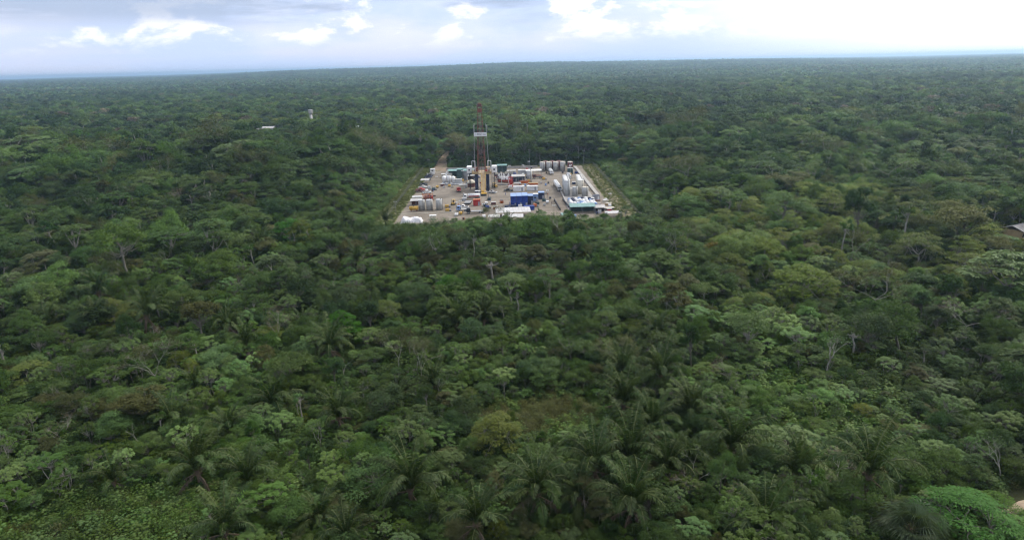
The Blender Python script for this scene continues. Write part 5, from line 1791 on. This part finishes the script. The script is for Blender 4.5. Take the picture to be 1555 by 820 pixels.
SPECIAL = [
    ("spreading_tree", 'flat_lime', 0, -44.0, 160.9, .98, .92, "light lime tree with domed flat crown and pale limbs above dark palms"),
    ("broadleaf_tree", 'round_grey', 0, -50.4, 137.0, .98, .85, "large grey-green tree standing beside the dark feather palms"),
    ("half_bare_tree", 'bare_dense', 0, -28.0, 145.2, 1.0, .95, "brownish half-bare tree beside the light lime domed tree"),
    ("half_bare_tree", 'bare_dense', 1, -21.5, 140.0, .85, .85, "smaller brownish half-bare tree below the larger one"),
    ("broadleaf_tree", 'round_light', 0, -99.6, 217.2, 1.5, 1.05, "large light green round tree behind a clump of palms"),
    ("spreading_tree", 'flat_lime', 1, -87.3, 255.9, 1.5, 1.3, "bright lime flat-topped tree at the edge of the tall forest"),
    ("rosette_tree", 'ros_light', 0, -153.1, 251.1, 1.9, 1.25, "broad light green tree of star rosettes standing left among palms"),
    ("slender_tree", 'tall_grey', 0, -.6, 184.4, 1.05, 1.1, "tall pale tree with a bare forked trunk, partner of a paler one"),
    ("slender_tree", 'tall_grey', 1, 10.5, 186.6, 1.1, 1.1, "tall pale grey tree with a long white bare trunk"),
    ("spreading_tree", 'flat_orange', 0, 70.0, 218.2, 1.15, 1.0, "orange-yellow flat-topped tree among the yellow-green ones"),
    ("feathery_tree", 'feather', 1, 66.8, 84.2, 1.35, .66, "bright green feathery tree sloping down to the dirt track"),
    ("feathery_tree", 'feather', 0, 73.0, 79.6, 1.15, .50, "lower bright green feathery tree at the edge of the dirt track"),
    ("feathery_tree", 'feather', 0, 73.6, 87.6, .8, .42, "small bright green feathery tree beside the bend of the track"),
    ("broadleaf_tree", 'round_light', 1, 94.6, 150.3, 1.25, 1.1, "tall conical light green tree between brown half-bare trees"),
    ("half_bare_tree", 'bare_dense', 2, 101.2, 175.9, 1.7, 1.05, "wide brownish half-bare tree under the yellow-green canopy"),
    ("half_bare_tree", 'bare_brown', 0, 114.2, 156.5, 1.35, .95, "wide bare grey-brown tree with pale branches beside the conical tree"),
    ("spreading_tree", 'flat_grey', 0, 46.8, 204.5, 1.15, 1.1, "pale domed tree showing its bare limbs near the pad"),
    ("spreading_tree", 'flat_yellow', 0, 86.4, 186.6, 1.5, 1.05, "wide yellow-green flat-topped tree, lowest of its cluster"),
    ("spreading_tree", 'flat_yellow', 1, 137.4, 192.4, 1.4, 1.1, "yellow-green layered tree beside the bare grey tree"),
    ("spreading_tree", 'flat_yellow', 2, 94.4, 229.4, 1.4, 1.05, "broad yellow-green tree behind the orange-yellow one"),
    ("broadleaf_tree", 'round_lime', 0, 191.6, 470.1, 2.2, 1.8, "vivid green round tree in the tall forest beyond the fence"),
    ("half_bare_tree", 'bare_brown', 1, 122.4, 1721.3, 4.0, 2.4, "pinkish bare giant tree standing far off in the forest"),
    ("broadleaf_tree", 'round_dark', 1, 529.7, 929.8, 3.6, 2.3, "very dark round tree rising above the distant canopy"),
    ("broadleaf_tree", 'round_lime', 1, -19.1, 194.0, .95, .75, "small lime round tree in the middle of the regrowth"),
    ("half_bare_tree", 'bare_dense', 0, -8.1, 296.5, .98, .80, "thin greyish tree rising in front of the drilling pad"),
    ("broadleaf_tree", 'round_dark', 0, -26.4, 123.3, .85, .62, "dark dense round tree beside a drooping palm"),
    ("broadleaf_tree", 'round_mid', 0, -28.1, 102.3, .75, .62, "mid-green round tree beside the palm with spreading fronds"),
    ("half_bare_tree", 'bare_brown', 2, 46.7, 133.7, .75, .72, "small brown bare tree beside the teal-green regrowth"),
    ("half_bare_tree", 'bare_brown', 0, 53.4, 96.5, .8, .55, "small dry brown tree behind the pale fan palm"),
    ("slender_tree", 'bare_stem', 0, 13.1, 144.5, .8, .82, "thin pale-stemmed sapling with sparse leaves in the regrowth"),
    ("slender_tree", 'bare_stem', 1, 28.3, 95.2, .85, .85, "bare white sapling standing among the palm cluster"),
    ("slender_tree", 'bare_stem', 2, 82.0, 97.0, .9, .75, "pale forked sapling leaning beside the dirt track"),
]
spx = np.array([(s[3], s[4]) for s in SPECIAL]); 
for i, (nm, key, v, x, y, s, sz, lb) in enumerate(SPECIAL):
    tree(nm, key, v, x, y, s, sz, (i * 1.3) % 6.28, lb)

# ---- everything else is scattered: nearest 300 of a kind become single trees, the rest the forest mass
def scatter():
    rg = np.random.default_rng(42)
    pts = []
    r, = [62.0],
    rr = 60.0
    while rr < 640:
        sp = 2.45 + 1.7 * float(SM(80, 260, rr)) + 2.1 * float(SM(300, 430, rr))
        n = int(rr * 1.92 / sp)
        a = (np.arange(n) + rg.uniform(-.42, .42, n)) / n * 1.92 - .96
        q = rr + rg.uniform(-.45, .45, n) * sp
        pts.append(np.stack([q * np.sin(a), q * np.cos(a)], 1))
        rr += sp * .92
    P = np.concatenate(pts)
    P = P[~blocked(P[:, 0], P[:, 1], 1.6)]
    return P


P0 = scatter()
px_, py_ = P0[:, 0], P0[:, 1]
rg = np.random.default_rng(77)
Hc = canopy_h(px_, py_) * np.exp(np.clip(rg.normal(0, .30, len(P0)), -.7, .6) * (1 - .5 * SM(8, 15, canopy_h(px_, py_))))
rad0 = np.hypot(px_, py_)
Hc = np.where((rg.uniform(0, 1, len(P0)) < .09) & (rad0 < 300) & (py_ < 270), Hc * 1.55, Hc)
az0 = np.degrees(np.arctan2(px_, py_))
nA = vnoise(px_, py_, 30, 11); nB = vnoise(px_, py_, 17, 12); nC = vnoise(px_, py_, 45, 13)
u = rg.uniform(0, 1, len(P0))
# low carpets without trees: the corner by the palm with the bare trunk and the vine-covered opening
low = ((px_ < -48) & (py_ < 101) & (rad0 < 125)) | (np.hypot((px_ - 5) / 15, (py_ - 123) / 9) < 1) | (np.hypot((px_ - 60) / 1, (py_ - 300) / 1) < 0)
for i in range(len(spx)):
    d_ = np.hypot(px_ - spx[i, 0], py_ - spx[i, 1])
    low |= d_ < 1.6 * SPECIAL[i][5] * (2.2 if SPECIAL[i][5] > .9 else 1.3) * (1 if spx[i, 1] < 400 else 1)
low |= np.hypot(px_ - 57.7, py_ - 82.7) < 3.2
near_palm = np.zeros(len(P0), bool)
for (x, y) in PALMS:
    near_palm |= np.hypot(px_ - x, py_ - y) < 2.0
keep = ~(low | near_palm)
KEYS = ['ros_light', 'ros_mid', 'ros_grey', 'round_mid', 'round_dark', 'round_grey', 'round_olive', 'round_light', 'flat_mid', 'flat_yellow', 'flat_grey', 'flat_olive', 'bare_brown', 'bare_dense', 'bare_stem', 'slim', 'tall', 'tall_grey', 'palm']
base_h = {'ros': 9.0, 'bar': 11.0}


def pick(i):
    x, y, r_, a, h = px_[i], py_[i], rad0[i], az0[i], Hc[i]
    w = dict.fromkeys(KEYS, 0.0)
    wn_ = 1 - float(SM(230, 330, r_))            # young regrowth
    lf = float(SM(2, -14, a)); rt_ = float(SM(4, 18, a))
    w['ros_light'] = wn_ * (.5 + 2.6 * lf * (nA[i] > .45) + 1.0 * rt_ * (nA[i] > .5))
    w['ros_mid'] = wn_ * (1.2 + .9 * rt_)
    w['ros_grey'] = wn_ * (.2 + .35 * rt_)
    w['round_mid'] = 1.6 + 1.2 * (nB[i] > .5)
    w['round_dark'] = .9 + 1.3 * (nB[i] < .4)
    w['round_grey'] = .45 + .3 * (1 - wn_)
    w['round_olive'] = .12 + .5 * (nC[i] > .62) + .3 * wn_ * (abs(a) < 12)
    w['round_light'] = .35
    w['flat_mid'] = .3 + .5 * (1 - wn_)
    yel = float(SM(45, 70, x) * SM(165, 195, y) * (1 - SM(290, 330, y)))
    w['flat_yellow'] = .12 + 5.0 * yel
    w['flat_grey'] = .25 + .4 * rt_
    w['flat_olive'] = .08 + .3 * (nC[i] > .6)
    w['bare_brown'] = .05; w['bare_dense'] = .10; w['bare_stem'] = .12 + .12 * (1 - wn_)
    w['slim'] = .25; w['tall'] = 1.3 * (1 - wn_); w['tall_grey'] = 1.0 * (1 - wn_)
    w['palm'] = .10 * (1 - wn_)
    if 290 < y < 500 and (-88 < x < -60 or 60 < x < 84):      # bright scrub along the fences
        w['ros_light'] += 7; w['round_light'] += 3; w['tall'] = w['tall_grey'] = w['round_dark'] = 0
    t = np.array([w[k] for k in KEYS]); t = np.cumsum(t / t.sum())
    return KEYS[min(int(np.searchsorted(t, u[i])), len(KEYS) - 1)]


NAME = {'ros_light': ("rosette_tree", "light green sapling of open star-shaped leaf rosettes", "light green rosette saplings"),
        'ros_mid': ("rosette_tree", "mid-green sapling of open star-shaped leaf rosettes", "mid-green rosette saplings"),
        'ros_grey': ("rosette_tree", "grey-green sapling of open star-shaped leaf rosettes", "grey-green rosette saplings"),
        'round_mid': ("broadleaf_tree", "mid-green broadleaf tree with rounded uneven crown in the thicket", "mid-green round broadleaf trees"),
        'round_dark': ("broadleaf_tree", "dark green broadleaf tree with rounded uneven crown in the thicket", "dark green round broadleaf trees"),
        'round_grey': ("broadleaf_tree", "grey-green broadleaf tree with rounded crown in the thicket", "grey-green round broadleaf trees"),
        'round_olive': ("broadleaf_tree", "olive-brown broadleaf tree with rounded crown in the thicket", "olive-brown round broadleaf trees"),
        'round_light': ("broadleaf_tree", "light green broadleaf tree with rounded crown in the thicket", "light green round broadleaf trees"),
        'flat_mid': ("spreading_tree", "mid-green spreading tree with flat layered crown", "mid-green flat-crowned trees"),
        'flat_yellow': ("spreading_tree", "yellow-green spreading tree with flat layered crown in the patch before the fence", "yellow-green flat-crowned trees"),
        'flat_grey': ("spreading_tree", "grey-green spreading tree with flat layered crown", "grey-green flat-crowned trees"),
        'flat_olive': ("spreading_tree", "olive-brown spreading tree with flat layered crown", "olive-brown flat-crowned trees"),
        'bare_brown': ("half_bare_tree", "brown nearly leafless tree with pale twigs among green crowns", "brown nearly leafless trees"),
        'bare_dense': ("half_bare_tree", "olive-brown thin-leaved tree with visible branches among green crowns", "olive-brown thin-leaved trees"),
        'bare_stem': ("slender_tree", "slender pale-stemmed tree with sparse grey-green leaves", "slender pale-stemmed trees"),
        'slim': ("slender_tree", "slim tree with small round mid-green crown on a bare stem", "slim round-headed trees"),
        'tall': ("forest_tree", "tall dark forest tree with a bare lower trunk", "tall dark forest trees"),
        'tall_grey': ("forest_tree", "tall grey-green forest tree with a bare pale trunk", "tall grey-green forest trees")}
CAP = {'ros': 300, 'rou': 300, 'fla': 260, 'bar': 120, 'sli': 90, 'tal': 150}
idx = np.where(keep)[0]
kinds = {int(i): pick(i) for i in idx}
# sort by how large each shows; single trees are the largest in view
vis = in_view(px_, py_, Hc * .8)
order = sorted(idx, key=lambda i: -(Hc[i] / rad0[i]) if vis[i] else 0)
used = dict.fromkeys(CAP, 0)
REST = []
SINGLES = []
for i in order:
    k = kinds[int(i)]
    fam = k[:3]
    bh = 9.0 if fam == 'ros' else 11.0 if fam == 'bar' else 12.0
    h = Hc[i] * (1.1 if fam in ('bar', 'sli', 'tal') else 1.0)
    if fam == 'ros': h = min(h, 9.0)
    sz = h / bh
    s = sz * (1.15 if h < 6 and fam in ('ros', 'rou') else .95) * math.exp(np.clip(rg.normal(0, .3), -.6, .6))
    rz = rg.uniform(0, 6.28)
    if k != 'palm' and vis[i] and used[fam] < CAP[fam] and rad0[i] < 330:
        used[fam] += 1
        nm, lb, gp = NAME[k]
        SINGLES.append(tree(nm, k, int(rg.integers(0, 8)), px_[i], py_[i], s, sz, rz, lb, gp))
    else:
        REST.append((k, px_[i], py_[i], s, sz, rz))

# single out the plant of each kind that stands closest to an unmistakable neighbour
SHORT = {g: n for n, g in (("light green rosette sapling", "light green rosette saplings"), ("mid-green rosette sapling", "mid-green rosette saplings"), ("grey-green rosette sapling", "grey-green rosette saplings"),
         ("mid-green round tree", "mid-green round broadleaf trees"), ("dark green round tree", "dark green round broadleaf trees"), ("grey-green round tree", "grey-green round broadleaf trees"),
         ("olive-brown round tree", "olive-brown round broadleaf trees"), ("light green round tree", "light green round broadleaf trees"), ("mid-green flat-crowned tree", "mid-green flat-crowned trees"),
         ("yellow-green flat-crowned tree", "yellow-green flat-crowned trees"), ("grey-green flat-crowned tree", "grey-green flat-crowned trees"), ("olive-brown flat-crowned tree", "olive-brown flat-crowned trees"),
         ("brown leafless tree", "brown nearly leafless trees"), ("olive-brown thin-leaved tree", "olive-brown thin-leaved trees"), ("pale-stemmed slender tree", "slender pale-stemmed trees"),
         ("slim round-headed tree", "slim round-headed trees"), ("tall dark forest tree", "tall dark forest trees"), ("tall grey-green forest tree", "tall grey-green forest trees"),
         ("dark feather palm", "dark feather palms among the regrowth"))}
BYG = {}
for o in SINGLES + PALM_ROOTS:
    BYG.setdefault(o["group"], []).append(o)
for g_, obs in BYG.items():
    done = set()
    for (lx, ly), nm_ in zip(spx, LAND):
        if not nm_:
            continue
        near = sorted((o for o in obs), key=lambda o: math.hypot(o.location.x - lx, o.location.y - ly))[:3]
        for o, word in zip(near, ("nearest", "second nearest", "third nearest")):
            if math.hypot(o.location.x - lx, o.location.y - ly) < 36 and o.name not in done:
                o["label"] = SHORT[g_] + " standing " + word + " " + nm_
                done.add(o.name)

# ------------------------------------------------------------------ uncounted vegetation as instanced masses
def stuff(name, label, sources, pts, idxs, rots, scls, cat=None):
    coll = bpy.data.collections.new(name + "_sources")
    for k, parts in enumerate(sources):
        o = bpy.data.objects.new("%s_source_%03d" % (name, k), parts)
        coll.objects.link(o)
    me = bpy.data.meshes.new(name)
    n = len(pts)
    me.vertices.add(n)
    me.vertices.foreach_set("co", np.asarray(pts, np.float32).ravel())
    a = me.attributes.new("src", 'INT', 'POINT'); a.data.foreach_set("value", np.asarray(idxs, np.int32))
    a = me.attributes.new("rot", 'FLOAT_VECTOR', 'POINT'); a.data.foreach_set("vector", np.asarray(rots, np.float32).ravel())
    a = me.attributes.new("scl", 'FLOAT_VECTOR', 'POINT'); a.data.foreach_set("vector", np.asarray(scls, np.float32).ravel())
    o = link(bpy.data.objects.new(name, me))
    g = bpy.data.node_groups.new(name + "_nodes", 'GeometryNodeTree')
    g.interface.new_socket("Geometry", in_out='INPUT', socket_type='NodeSocketGeometry')
    g.interface.new_socket("Geometry", in_out='OUTPUT', socket_type='NodeSocketGeometry')
    gi, go = g.nodes.new('NodeGroupInput'), g.nodes.new('NodeGroupOutput')
    ci = g.nodes.new('GeometryNodeCollectionInfo')
    ci.inputs['Collection'].default_value = coll
    ci.inputs['Separate Children'].default_value = True
    ci.inputs['Reset Children'].default_value = True
    ip = g.nodes.new('GeometryNodeInstanceOnPoints')
    ip.inputs['Pick Instance'].default_value = True
    def attr(nm, t):
        n_ = g.nodes.new('GeometryNodeInputNamedAttribute'); n_.data_type = t
        n_.inputs['Name'].default_value = nm
        return n_.outputs['Attribute']
    er = g.nodes.new('FunctionNodeEulerToRotation')
    lk = g.links.new
    lk(gi.outputs[0], ip.inputs['Points']); lk(ci.outputs[0], ip.inputs['Instance'])
    lk(attr('src', 'INT'), ip.inputs['Instance Index'])
    lk(attr('rot', 'FLOAT_VECTOR'), er.inputs[0]); lk(er.outputs[0], ip.inputs['Rotation'])
    lk(attr('scl', 'FLOAT_VECTOR'), ip.inputs['Scale'])
    lk(ip.outputs[0], go.inputs[0])
    md = o.modifiers.new("scatter", 'NODES'); md.node_group = g
    return tag(o, label, cat, None, 'stuff')


def join_np(parts, name):
    """crown + trunk as one mesh with two materials"""
    Vs, Fs, As, mi, off, mats = [], [], [], [], 0, []
    for slot, me in enumerate(parts):
        co = np.empty(len(me.vertices) * 3, np.float32); me.vertices.foreach_get("co", co)
        f = np.empty(len(me.loops), np.int32); me.loops.foreach_get("vertex_index", f)
        Vs.append(co.reshape(-1, 3)); Fs.append(f.reshape(-1, 4) + off); off += len(co) // 3
        a = np.zeros(len(me.polygons), np.float32)
        if "leafvar" in me.attributes:
            me.attributes["leafvar"].data.foreach_get("value", a)
        As.append(a); mi.append(np.full(len(a), slot, np.int32)); mats.append(me.materials[0])
    m = mesh_np(name, np.concatenate(Vs), [np.concatenate(Fs)], None, np.concatenate(As))
    for x in mats: m.materials.append(x)
    m.polygons.foreach_set("material_index", np.concatenate(mi))
    return m


src, srcmap = [], {}
for k in KEYS:
    if k == 'palm':
        ms = [joined_palm(3000 + i, h) for i, h in enumerate((5.0, 9.0))]
    else:
        ms = [join_np(p, "forest_" + k) for p in LIB[k]]
    srcmap[k] = (len(src), len(ms)); src += ms
pts, ii, rots, scl = [], [], [], []
for k, x, y, s, sz, rz in REST:
    a, n = srcmap[k]
    if k == 'palm': s = sz = max(.9, sz * .95)
    pts.append((x, y, 0)); ii.append(a + int(rg.integers(0, n))); rots.append((rg.normal(0, .04), rg.normal(0, .04), rz)); scl.append((s, s, sz))
stuff("forest_canopy", "dense mixed forest canopy round the clearing", src, pts, ii, rots, scl)

# undergrowth carpet over the near ground
us = []
for i, (mt, kw) in enumerate((('herb', dict(leaf=.16, m=560, ros=12)), ('herb', dict(leaf=.13, m=760, ros=3)), ('herb', dict(leaf=.22, m=320, ros=16)), ('mid_', dict(leaf=.18, m=500)), ('straw', dict(leaf=.14, m=560, ros=2)))):
    V, F, A = clump(np.random.default_rng(1200 + i), **kw)
    us.append(mesh_np("undergrowth", V, [F], L['mid'] if mt == 'mid_' else L[mt], A))
pts = []
rr = 58.0
while rr < 345:
    sp = 1.25 + 1.6 * float(SM(90, 250, rr))
    n = int(rr * 1.92 / sp)
    a = (np.arange(n) + rg.uniform(-.5, .5, n)) / n * 1.92 - .96
    q = rr + rg.uniform(-.5, .5, n) * sp
    pts.append(np.stack([q * np.sin(a), q * np.cos(a)], 1)); rr += sp * .95
U = np.concatenate(pts)
side = []
for x0, x1 in ((-100, -66.5), (62.5, 100)):
    n = 2600
    side.append(np.stack([rg.uniform(x0, x1, n), rg.uniform(300, 500, n)], 1))
side.append(np.stack([rg.uniform(-100, 100, 2500), rg.uniform(486, 520, 2500)], 1))
U = np.concatenate([U] + side)
U = U[~blocked(U[:, 0], U[:, 1])]
nu = len(U)
straw = np.exp(-((U[:, 0] - 4) / 13) ** 2 - ((U[:, 1] - 124) / 8) ** 2) + .06
kk = np.where(rg.uniform(0, 1, nu) < straw, 4, rg.integers(0, 4, nu))
sc = (1 + .5 * SM(100, 300, np.hypot(U[:, 0], U[:, 1]))) * rg.uniform(.7, 1.35, nu)
hz = sc * (.55 + .9 * vnoise(U[:, 0], U[:, 1], 9, 31))
stuff("undergrowth", "tangled low green undergrowth between the trees", us, np.column_stack([U, np.zeros(nu)]), kk,
      np.column_stack([np.zeros(nu), np.zeros(nu), rg.uniform(0, 6.28, nu)]), np.column_stack([sc, sc, hz]))

# understorey bushes that close the canopy between the crowns
def bush(seed, leafmat, leaf):
    r_ = np.random.default_rng(seed)
    (V, F, A), _ = tree_round(r_, H=3.0, Rx=2.3, Rz=2.2, K=16, m=int(120 * (.3 / leaf) ** 1.5), leaf=leaf)
    V[:, 2] = np.maximum(V[:, 2], .05)
    return mesh_np("understorey", V, [F], L[leafmat], A)
bs = [bush(1300 + i, lf, le) for i, (lf, le) in enumerate((('mid', .3), ('mid', .42), ('dark', .3), ('dark', .4), ('light', .34), ('herb', .26), ('grey', .32), ('herb', .36)))]
pts = []
rr = 66.0
while rr < 620:
    sp = 2.6 + 1.9 * float(SM(100, 300, rr))
    n = int(rr * 1.92 / sp)
    a = (np.arange(n) + rg.uniform(-.5, .5, n)) / n * 1.92 - .96
    q = rr + rg.uniform(-.5, .5, n) * sp
    pts.append(np.stack([q * np.sin(a), q * np.cos(a)], 1)); rr += sp * .95
B = np.concatenate(pts)
lowb = ((B[:, 0] < -48) & (B[:, 1] < 100) & (np.hypot(B[:, 0], B[:, 1]) < 122)) | (np.hypot((B[:, 0] - 5) / 14, (B[:, 1] - 123) / 8) < 1)
B = B[~blocked(B[:, 0], B[:, 1], 1.6) & ~lowb]
nb_ = len(B)
hb = np.clip(canopy_h(B[:, 0], B[:, 1]) * rg.uniform(.35, .85, nb_), .9, 9.0)
wb = np.clip(hb * rg.uniform(.8, 1.5, nb_), 1.6, 6.5) / 3.0
stuff("understorey", "leafy bushes and saplings closing the gaps between the crowns", bs, np.column_stack([B, np.zeros(nb_) - .05]), rg.integers(0, len(bs), nb_),
      np.column_stack([rg.normal(0, .1, nb_), rg.normal(0, .1, nb_), rg.uniform(0, 6.28, nb_)]), np.column_stack([wb, wb, hb / 3.0]))

# grass tufts on the verge and the bank
def tuft(seed):
    r_ = np.random.default_rng(seed)
    n = 46
    P = r_.normal(0, .35, (n, 3)); P[:, 2] = 0
    D = unit(np.column_stack([r_.normal(0, .5, n), r_.normal(0, .5, n), np.ones(n)]))
    V, F = kites(P, D, unit(r_.normal(0, 1, (n, 3))), r_.uniform(.25, .6, n), .09)
    return mesh_np("tuft", V, [F], L['grass'], r_.uniform(0, 1, n))
n = 5200
gx = np.concatenate([rg.uniform(-66, -55.5, n // 2), rg.uniform(51.5, 64, n // 2), rg.uniform(-60, 62, 900), rg.uniform(-66, 64, 900)])
gy = np.concatenate([rg.uniform(299, 486, n // 2), rg.uniform(299, 486, n // 2), rg.uniform(479, 488, 900), rg.uniform(297, 304, 900)])
ok = rg.uniform(0, 1, len(gx)) < .8
ok &= ~((np.abs(gx + 50.5) < 6) & (gy > 470))
gx, gy = gx[ok], gy[ok]
gs = rg.uniform(.7, 1.5, len(gx))
bz = np.interp(gx, [52.5, 54, 55.6, 57.2, 59.2], [0, .55, .95, .75, 0]) * ((gy > 312) & (gy < 476))
stuff("grass", "rough grass tufts on the verge and the bank", [tuft(1), tuft(2)], np.column_stack([gx, gy, bz]), rg.integers(0, 2, len(gx)),
      np.column_stack([gs * 0, gs * 0, rg.uniform(0, 6, len(gx))]), np.column_stack([gs, gs, gs * rg.uniform(.5, 1, len(gx))]))

# far forest: single lighter crowns to 2.2 km, then whole patches of crowns to the horizon
def far_crown(seed, leafmat, n=330, Rx=6.0, Rz=4.0, H=20.0, leaf=1.15, flat=False):
    r_ = np.random.default_rng(seed)
    K = 11
    cen = rand_dir(r_, K, -.1) * np.array([Rx, Rx, Rz * (.45 if flat else 1)]) * .75 + [0, 0, H - Rz]
    c = cen[r_.integers(0, K, n)]
    d = rand_dir(r_, n, -.4)
    P = c + d * np.array([1, 1, .5 if flat else .75]) * Rx * .36 * r_.uniform(.6, 1.1, n)[:, None]
    N = unit(d * .6 + UP * .8 + r_.normal(0, .4, (n, 3))); D = unit(np.cross(N, r_.normal(0, 1, (n, 3))))
    ln = leaf * r_.uniform(.7, 1.4, n)
    V, F = kites(P, D, N, ln, ln * .7)
    cm = mesh_np("x", V, [F], L[leafmat], np.clip(r_.normal(.45, .25, n), 0, 1))
    pa = [limb(r_, (0, 0, -.5), (r_.normal(0, .4), r_.normal(0, .4), H - Rz), .32, .2, 0, 4)]
    for q in cen[::2]:
        pa.append(limb(r_, pa[0][0][-1], q, .16, .06, .1, 3))
    tv, tf = tubes(pa, 4)
    return join_np([cm, mesh_np("x", tv, [tf], M['pale_bark' if seed % 2 else 'bark'])], "far_crown")


fs = []
for i, (lf, kw) in enumerate((('mid', {}), ('dark', {}), ('mid', dict(flat=True, Rx=7.5)), ('grey', {}), ('dark', dict(Rx=5, H=22)), ('olive', dict(flat=True)), ('mid', dict(Rx=4.5, Rz=3, H=17)),
                              ('dark', dict(Rx=7, H=18)), ('light', dict(Rx=5)), ('yellow', dict(flat=True, Rx=7)), ('brown', dict(n=120, Rx=5, H=21)), ('grey', dict(n=210, Rx=4.5, H=22)))):
    fs.append(far_crown(1500 + i, lf, **kw))
fs += [joined_palm(3100, 11.0), joined_palm(3101, 14.0)]
wt = np.array([3, 2.2, 2, 2.6, 1.7, .8, 2.4, 1.2, 1.2, .6, .45, 1.3, .45, .4]); wt /= wt.sum()
pts = []
rr = 560.0
while rr < 2300:
    sp = 7.6 + 2.2 * float(SM(700, 2000, rr))
    n = int(rr * 1.8 / sp)
    a = (np.arange(n) + rg.uniform(-.45, .45, n)) / n * 1.8 - .9
    q = rr + rg.uniform(-.5, .5, n) * sp
    pts.append(np.stack([q * np.sin(a), q * np.cos(a)], 1)); rr += sp * .9
Q = np.concatenate(pts)
fade = rg.uniform(0, 1, len(Q)) < SM(560, 640, np.hypot(Q[:, 0], Q[:, 1]))
Q = Q[fade & ~blocked(Q[:, 0], Q[:, 1])]
nq = len(Q)
# species change in drifts
dr = vnoise(Q[:, 0], Q[:, 1], 160, 61)
kq = rg.choice(len(fs), nq, p=wt)
kq = np.where((dr > .68) & (rg.uniform(0, 1, nq) < .5), rg.choice([2, 9, 0], nq), kq)
kq = np.where((dr < .3) & (rg.uniform(0, 1, nq) < .5), rg.choice([1, 7, 4], nq), kq)
sc = np.exp(rg.normal(0, .2, nq)) * (.86 + .3 * vnoise(Q[:, 0], Q[:, 1], 90, 62))
hh = sc * (.7 + .38 * vnoise(Q[:, 0], Q[:, 1], 60, 63))
em = (rg.uniform(0, 1, nq) < .045) & (kq < 12)
hh = np.clip(np.where(em, hh * 1.25, hh), .4, 1.35); sc = np.clip(np.where(em, sc * 1.15, sc), .5, 1.5)
gap = vnoise(Q[:, 0], Q[:, 1], 75, 64) > .93
stuff("distant_forest", "unbroken rainforest canopy stretching away behind the pad", fs, np.column_stack([Q, gz(Q[:, 0], Q[:, 1])])[~gap], kq[~gap],
      np.column_stack([rg.normal(0, .05, nq), rg.normal(0, .05, nq), rg.uniform(0, 6.28, nq)])[~gap], np.column_stack([sc, sc, hh])[~gap])


def patch(seed, size, ntree, R0, n, leafmats, H=18.0):
    """a square of forest crowns, coarse leaves; several leaf colours"""
    r_ = np.random.default_rng(seed)
    g = int(math.sqrt(ntree))
    parts = []
    xy = np.array([(i, j) for i in range(g) for j in range(g)]) + r_.uniform(.05, .95, (g * g, 2))
    xy = xy / g * size - size / 2
    which = r_.integers(0, len(leafmats), len(xy))
    for m_, lf in enumerate(leafmats):
        sel = xy[which == m_]
        Vs, As = [], []
        for (x, y) in sel:
            s = R0 * math.exp(r_.normal(0, .28)); h = H * r_.uniform(.72, 1.25) * (1.3 if r_.uniform() < .04 else 1)
            d = rand_dir(r_, n, -.05)
            P = np.array([x, y, h - s * .75]) + d * np.array([1, 1, .75]) * s * r_.uniform(.8, 1.05, n)[:, None]
            N = unit(d + UP * .3 + r_.normal(0, .3, (n, 3))); D = unit(np.cross(N, r_.normal(0, 1, (n, 3))))
            V, F = kites(P - D * s * .3, D, N, s * .75, s * .7)
            Vs.append(V); As.append(np.full(n, r_.uniform(0, 1)) * .7 + r_.uniform(0, .3, n))
        V = np.concatenate(Vs)
        parts.append(mesh_np("x", V, [np.arange(len(V)).reshape(-1, 4)], L[lf], np.concatenate(As)))
    return join_np(parts, "forest_patch")


ps = [patch(1700 + i, 110, 144, 6.2, 16, ('mid', 'dark', 'grey', 'dark', 'olive' if i % 2 else 'mid')) for i in range(5)]
pb = [patch(1750 + i, 330, 625, 9.5, 9, ('mid', 'dark', 'grey', 'dark')) for i in range(4)]
pts, ii, sc = [], [], []
for r0_, r1_, size, srcs, off in ((2150, 6000, 100, ps, 0), (5900, 19500, 300, pb, len(ps))):
    rr = r0_
    while rr < r1_:
        n = int(rr * 1.7 / size) + 1
        a = (np.arange(n) + rg.uniform(-.25, .25, n)) / n * 1.7 - .85
        q = rr + rg.uniform(-.2, .2, n) * size
        pts.append(np.stack([q * np.sin(a), q * np.cos(a)], 1)); ii.append(off + rg.integers(0, len(srcs), n))
        rr += size * .93
W = np.concatenate(pts); ii = np.concatenate(ii)
nw = len(W)
hs = .85 + .35 * vnoise(W[:, 0], W[:, 1], 700, 71)
stuff("horizon_forest", "far rainforest fading into blue haze at the horizon", ps + pb, np.column_stack([W, gz(W[:, 0], W[:, 1])]), ii,
      np.column_stack([np.zeros(nw), np.zeros(nw), rg.uniform(0, 6.28, nw)]), np.column_stack([np.ones(nw), np.ones(nw), hs]))
pickup(203.0, 246.5, R(60), 'white', "white pickup standing beside the small tin-roofed house among trees")

# ------------------------------------------------------------------ haze
def make_haze():
    s = 25000
    b = MB().box(0, 0, -12, 2 * s, 2 * s, 124)
    m = bpy.data.materials.new("haze")
    m.use_nodes = True
    t = m.node_tree
    t.nodes.remove(t.nodes['Principled BSDF'])
    v = nd(t, 'ShaderNodeVolumePrincipled')
    v.inputs['Color'].default_value = (0.54, 0.76, 1.0, 1)
    v.inputs['Density'].default_value = HAZE
    v.inputs['Anisotropy'].default_value = 0.65
    t.links.new(v.outputs[0], t.nodes['Material Output'].inputs['Volume'])
    o = b.build("haze", m)
    tag(o, "thin blue haze lying over the far forest", None, None, 'stuff')


HAZE = 1.15e-4
make_haze()
